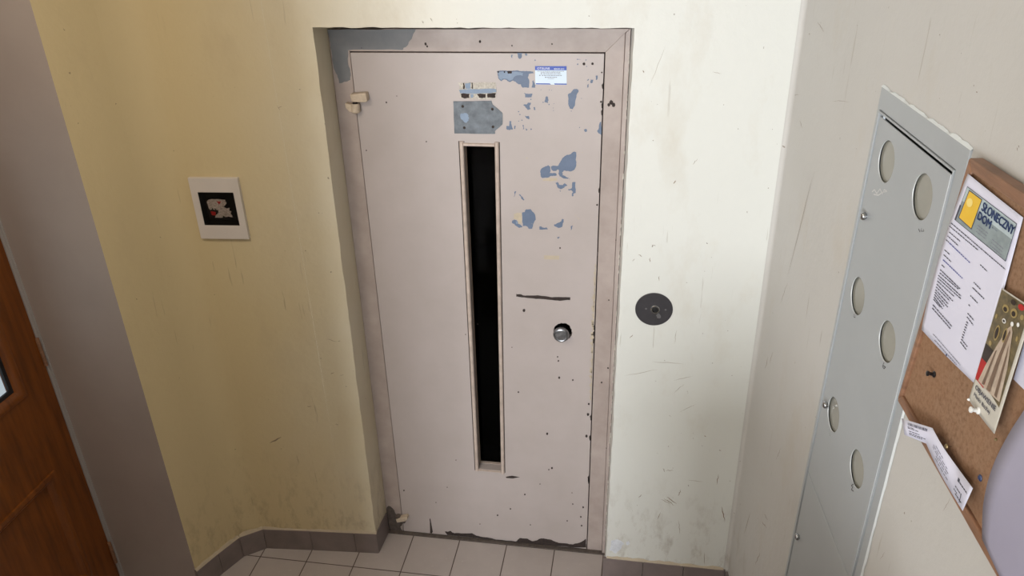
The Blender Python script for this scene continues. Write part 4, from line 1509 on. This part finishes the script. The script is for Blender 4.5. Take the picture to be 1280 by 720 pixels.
# ---- laminated devotional card
cq_px = [(1252.5, 360), (1292, 386), (1243, 542.5), (1211, 499.5)]
ccurl = lambda a, b: 0.0012 * math.sin(math.pi * a) * b
ct, cfn, cqd, cobj = sheet_thing('picture_card', cq_px, (0.0155, 0.0155, 0.020, 0.016),
                                 'narrow glossy card with a pale robed figure, pinned beside the printed notice', 'card', 'card_white', curl=ccurl)
cg = onsheet(cfn, cqd, 0.0155)
mb = MB()
pic = [(0.02, 0.01), (0.93, 0.01), (0.90, 0.79), (0.02, 0.80)]


def cuv(mb, pts_, e, mat, n=4):
    out = []
    m_ = len(pts_)
    for i in range(m_):
        a, b = pts_[i], pts_[(i + 1) % m_]
        for k in range(n):
            out.append((a[0] + (b[0] - a[0]) * k / n, a[1] + (b[1] - a[1]) * k / n))
    tris = tessellate_polygon([[Vector((p[0], p[1], 0)) for p in out]])
    i = len(mb.v)
    mb.v += [cfn(p[0], p[1], e) for p in out]
    for t in tris:
        mb.f.append(tuple(i + k for k in t)); mb.mi.append(mat)


mb.grid(lambda a, b: cfn(0.02 + 0.90 * a, 0.01 + 0.79 * b - 0.03 * math.sin(math.pi * a) * b, 0.0005), 10, 10, 0)
mb.grid(lambda a, b: cfn(0.02 + 0.34 * a, 0.60 + 0.19 * b, 0.0008), 5, 4, 4)          # red cloth
mb.grid(lambda a, b: cfn(0.02 + 0.40 * a, 0.47 + 0.13 * b, 0.0008), 5, 4, 1)          # dark band
cuv(mb, [(0.60, 0.20), (0.68, 0.24), (0.84, 0.50), (0.90, 0.76), (0.5, 0.775), (0.14, 0.78), (0.22, 0.62), (0.40, 0.38), (0.52, 0.24)], 0.0011, 2, 6)
cuv(mb, [(0.60, 0.235), (0.64, 0.25), (0.60, 0.44), (0.58, 0.76), (0.46, 0.77), (0.50, 0.50), (0.55, 0.32)], 0.0014, 3, 5)
cuv(mb, [(0.69, 0.34), (0.74, 0.42), (0.80, 0.75), (0.72, 0.75), (0.70, 0.50)], 0.0014, 3, 5)
cuv(mb, [(0.38, 0.46), (0.42, 0.44), (0.36, 0.76), (0.28, 0.77)], 0.0014, 3, 5)
for (a, b, ra, rb_, m_) in [(.30, .12, .10, .030, 5), (.56, .11, .10, .035, 5), (.30, .125, .06, .018, 1), (.56, .115, .06, .02, 1), (.36, .21, .06, .018, 6), (.36, .21, .035, .010, 1), (.26, .33, .075, .065, 5), (.26, .33, .05, .05, 1),
                            (.50, .30, .06, .06, 5), (.50, .30, .035, .045, 1), (.60, .19, .045, .018, 6), (.76, .165, .04, .016, 6), (.70, .04, .09, .022, 4), (.46, .04, .08, .02, 1), (.84, .26, .03, .02, 5), (.80, .10, .05, .02, 5), (.16, .44, .05, .02, 5), (.10, .22, .03, .02, 5)]:
    cuv(mb, [(a + ra * math.cos(t * math.pi / 7), b + rb_ * math.sin(t * math.pi / 7)) for t in range(14)], 0.0011 + 0.0003 * (m_ == 1), m_, 1)
mb.build('picture', ['olive', 'olive_dark', 'robe', 'robe_fold', 'red', 'gold', 'pin_white'], cobj)
mb = MB()
put_text(mb, 'OBJAWIENIE', None, 0, 0.004, at=lambda a, b: cfn(.12 + .74 * a, .822 - .012 * a + .050 * b, .0012))
put_text(mb, 'Matki Bożej', None, 0, 0.003, at=lambda a, b: cfn(.14 + .60 * a, .886 - .010 * a + .042 * b, .0012))
mb.build('lettering', 'ink', cobj)

# ---- folded leaflet over the bottom rail
W3 = [0.034, 0.024, 0.019, 0.030]
top = [(1127, 523), (1165.5, 535), (1196.4, 583.6), (1216, 610.5)]
bot3 = [(1130.8, 543.6), (1158, 554.6), (1188.6, 614.8), (1203.3, 638.6)]
T3 = [CW(p, w) for p, w in zip(top, W3)]
B3 = [CW(p, w) for p, w in zip(bot3, W3)]
lf = thing('leaflet', tuple((B3[1] + B3[2]) / 2), 'small folded white leaflet with a barcode pinned over the lower frame rail', 'leaflet')
fns = []
for k in range(3):
    q = [T3[k], T3[k + 1], B3[k + 1], B3[k]]
    bow = 0.002 if k == 1 else 0.0
    fns.append((q, lambda a, b, e=0.0, q=q, bow=bow: bil(q, a, b) + RN * (bow * math.sin(math.pi * a) + e)))
mb = MB()
for q, fn in fns:
    mb.grid(lambda a, b: fn(a, b), 6, 2)
lo = mb.build('sheet', 'paper', lf, smooth=20)
sm = lo.modifiers.new('thickness', 'SOLIDIFY'); sm.thickness = 0.0004; sm.offset = 0
f0, f2 = fns[0][1], fns[2][1]
rbk = random.Random(9)
mb = MB()
a = 0.22
while a < 0.86:
    w_ = rbk.choice([0.010, 0.016, 0.024])
    mb.face([f0(a, .13, .0005), f0(a + w_, .13, .0005), f0(a + w_, .30, .0005), f0(a, .30, .0005)])
    a += w_ + rbk.choice([0.010, 0.016, 0.02])
mb.build('barcode', 'ink', lo)
for fi_ in range(3):
    mb = MB()
    for (k_, y, a, b, th) in [(0, 40, 20, 42, 4), (0, 47, 20, 60, 4), (0, 64, 24, 66, 4), (0, 76, 24, 92, 4), (0, 84, 24, 80, 4), (1, 36, 30, 60, 4), (1, 48, 22, 80, 4), (1, 58, 22, 84, 4), (1, 68, 40, 80, 4), (1, 80, 40, 86, 4),
                              (2, 34, 36, 88, 5), (2, 62, 18, 60, 4), (2, 76, 14, 40, 4), (2, 84, 30, 80, 4)]:
        if k_ == fi_:
            fk = fns[fi_][1]
            dashes(mb, (a, y), (b, y), th, 0, 2, lambda p, fk=fk: fk(p.x / 100, p.y / 100, 0.0006), 5, 13)
    if fi_ == 2:
        mb.face([f2(.22, .24, .0006), f2(.34, .24, .0006), f2(.34, .38, .0006), f2(.22, .38, .0006)])
        mb.face([f2(.60, .58, .0006), f2(.64, .58, .0006), f2(.70, .92, .0006), f2(.66, .92, .0006)])
    mb.build('fine_print', 'ink_soft' if fi_ == 1 else 'ink', lo)

# ---- big lilac sheet at the lower right, only its left part in view
ed_px = [(1288, 500), (1280, 518.5), (1271.5, 536), (1263, 555), (1255, 573), (1247.6, 592), (1241, 611), (1235, 632), (1231, 652), (1227.7, 674)]
WSH = 0.0165
E = [cbx(p, WSH) for p in ed_px]
end = cbx((1252, 722), WSH)
mb = MB()
S1 = 1.75
nE = len(E)


def lil(a, b):
    k = min(nE - 2, int(b * (nE - 1)))
    t = b * (nE - 1) - k
    s0 = E[k][0] * (1 - t) + E[k + 1][0] * t
    z0 = E[k][1] * (1 - t) + E[k + 1][1] * t
    z1 = E[0][1] + (end[1] - 0.012 - E[0][1]) * b
    s_ = s0 + (S1 - s0) * a
    z_ = z0 + (z1 - z0) * min(1.0, a * 2.2)
    w_ = WSH + 0.010 * math.sin(math.pi * b) * (1 - a) ** 2 + 0.002 * math.sin(6 * a)
    return CB(s_, z_, w_)


mb.grid(lil, 14, 18)
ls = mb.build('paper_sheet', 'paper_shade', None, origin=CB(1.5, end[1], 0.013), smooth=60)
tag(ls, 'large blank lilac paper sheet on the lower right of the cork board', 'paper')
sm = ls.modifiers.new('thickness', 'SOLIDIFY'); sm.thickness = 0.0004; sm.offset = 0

# ---- corner of a glossy sleeve right of the card
q = [CW(p, 0.009) for p in [(1284, 416), (1330, 450), (1314, 520), (1267, 474)]]
mb = MB()
mb.grid(lambda a, b: bil(q, a, b), 4, 4)
sv = mb.build('plastic_sleeve', 'paper', None, origin=q[3])
tag(sv, 'corner of a glossy white sleeve beside the picture card', 'sleeve')
sm = sv.modifiers.new('thickness', 'SOLIDIFY'); sm.thickness = 0.0006; sm.offset = 0


# ---- pins
def push_pin(px, w, mat, label):
    P = CW(px, w)
    ax = (RN + Vector((0, 0, 0.15))).normalized()
    t = thing('push_pin', tuple(P), label, 'push pin', 'pins stuck in the cork board')
    mb = MB()
    mb.lathe(P, ax, [(0.0052, 0.0), (0.0052, 0.0014), (0.0030, 0.0028), (0.0026, 0.0085), (0.0044, 0.0100), (0.0044, 0.0118), (0.0030, 0.0124)], 18)
    mb.build('head', mat, t, smooth=40)
    mb = MB()
    mb.lathe(P - ax * 0.0085, ax, [(0.0003, 0), (0.0006, 0.003), (0.0006, 0.0088)], 8)
    mb.build('needle', 'chrome', t)
    return t


def tack(px, w, mat, label, r=0.0048):
    P = CW(px, w)
    t = thing('thumbtack', tuple(P), label, 'thumbtack', 'thumbtacks on the cork board')
    mb = MB()
    mb.lathe(P, RN, [(r, 0.0), (r * 0.95, 0.0010), (r * 0.6, 0.0024), (r * 0.2, 0.0030)], 18)
    mb.build('head', mat, t, smooth=60)
    mb = MB()
    mb.lathe(P - RN * 0.0075, RN, [(0.0003, 0), (0.0005, 0.003), (0.0005, 0.0078)], 8)
    mb.build('needle', 'chrome', t)
    return t


push_pin((1223.5, 513.5), 0.0185, 'pin_white', 'white push pin holding the bottom of the picture card')
push_pin((1168, 468), 0.0062, 'pin_black', 'black push pin stuck in bare cork below the notice')
tack((1240, 250.5), 0.0088, 'chrome', 'shiny round tack holding the top of the printed notice')
tack((1185, 443.5), 0.0125, 'pin_blue', 'small blue tack at the bottom edge of the printed notice', 0.0040)
tack((1225.5, 597.5), 0.0062, 'pin_blue', 'dark blue tack alone in bare cork above the bottom rail', 0.0050)
tack((1183.5, 558), 0.0270, 'brass', 'brass tack holding the folded leaflet', 0.0040)
tack((1245.5, 549.5), 0.0062, 'brass', 'tiny brass tack in the cork below the picture card', 0.0022)
tack((1211.6, 499.5), 0.0170, 'pin_white', 'tiny white tack at the lower left corner of the picture card', 0.0022)

# ================================================================== WOODEN ENTRANCE DOOR (left)
LF = lambda u, v, w: L(u, v, w)
DY0, DY1, DZ = -0.4035, -1.325, 2.03
mb = MB()
# metal door frame with a fine double bead
mb.prism(LF, [(-0.385, 0), (-0.385, 2.06), (-1.345, 2.06), (-1.345, 0), (DY1 - .002, 0), (DY1 - .002, DZ + .003), (DY0 + .002, DZ + .003), (DY0 + .002, 0)], -0.05, 0.004)
mb.prism(LF, [(-0.3865, 0), (-0.3865, 2.058), (-1.3435, 2.058), (-1.3435, 0), (-1.3385, 0), (-1.3385, 2.053), (-0.3915, 2.053), (-0.3915, 0)], 0.0045, 0.0075)
fo_ = mb.build('trim_4', 'alu', None, bevel=0.001)
struct(fo_, 'thin silver metal frame of the wooden entrance door')
wd = thing('door_1', (XD - 0.03, DY0, 0.0), 'brown varnished wooden entrance door at the left edge', None)
wd['kind'] = 'structure'
gy0, gy1, gz0, gz1 = -0.556, -1.165, 1.020, 1.86
py0, py1, pz0, pz1 = -0.523, -1.205, 0.16, 0.668
mb = MB()
mb.prism(LF, [(DY0, 0.006), (DY1, 0.006), (DY1, DZ), (DY0, DZ)], -0.045, 0.0,
         holes=[[(gy0 + .012, gz0 - .012), (gy1 - .012, gz0 - .012), (gy1 - .012, gz1 + .012), (gy0 + .012, gz1 + .012)],
                [(py0 - .02, pz0 + .02), (py1 + .02, pz0 + .02), (py1 + .02, pz1 - .02), (py0 - .02, pz1 - .02)]])
mb.build('door_leaf', 'wood', wd, bevel=0.0015)


def molding(mb, y0, y1, z0, z1, wd_, prof, mat=0):
    """mitred moulding; prof: list of (inset 0..1, w)"""
    cs = [(y0, z0, -1, 1), (y1, z0, 1, 1), (y1, z1, 1, -1), (y0, z1, -1, -1)]
    n_ = len(prof)
    i = len(mb.v)
    for (y, z, sy, sz) in cs:
        for t, w in prof:
            mb.v.append(L(y + sy * t * wd_, z + sz * t * wd_, w))
    for k in range(4):
        for j in range(n_ - 1):
            a_ = i + k * n_ + j
            b_ = i + ((k + 1) % 4) * n_ + j
            mb.f.append((a_, b_, b_ + 1, a_ + 1)); mb.mi.append(mat)


mb = MB()
molding(mb, gy0 + .040, gy1 - .040, gz0 - .040, gz1 + .040, 0.042, [(0, 0.0), (0.05, 0.006), (0.25, 0.009), (0.5, 0.006), (0.75, 0.004), (1.0, -0.008)])
mb.build('glazing_moulding', 'wood', wd, smooth=50)
mb = MB()
molding(mb, py0, py1, pz0, pz1, 0.040, [(0, 0.0), (0.06, 0.006), (0.3, 0.009), (0.5, 0.004), (0.6, 0.005), (1.0, -0.010)])
mb.build('panel_moulding', 'wood', wd, smooth=50)
mb = MB()
mb.prism(LF, [(py0 - .018, pz0 + .018), (py1 + .018, pz0 + .018), (py1 + .018, pz1 - .018), (py0 - .018, pz1 - .018)], -0.025, -0.010)
mb.build('lower_panel', 'wood', wd)
mb = MB()
go = [(gy0 + .001, gz0 - .001), (gy1 - .001, gz0 - .001), (gy1 - .001, gz1 + .001), (gy0 + .001, gz1 + .001)]
gi = [(gy0 - .013, gz0 + .013), (gy1 + .013, gz0 + .013), (gy1 + .013, gz1 - .013), (gy0 - .013, gz1 - .013)]
mb.prism(LF, go, -0.012, -0.004, holes=[gi])
mb.build('gasket', 'rubber', wd)
mb = MB()
mb.prism(LF, [(gy0 + .006, gz0 - .006), (gy1 - .006, gz0 - .006), (gy1 - .006, gz1 + .006), (gy0 + .006, gz1 + .006)], -0.018, -0.013)
mb.build('glass_pane', 'clear_glass', wd)
for z_ in (1.08, 0.15, 1.80):
    mb = MB()
    mb.lathe(L(-0.4040, z_ - 0.055, 0.004), (0, 0, 1), [(0.0055, 0), (0.0065, 0.002), (0.0065, 0.036), (0.005, 0.037), (0.0065, 0.038), (0.0065, 0.072), (0.005, 0.073), (0.0065, 0.074), (0.0065, 0.108), (0.0055, 0.110)], 14)
    mb.build('hinge', 'brown_wood', wd, smooth=40)
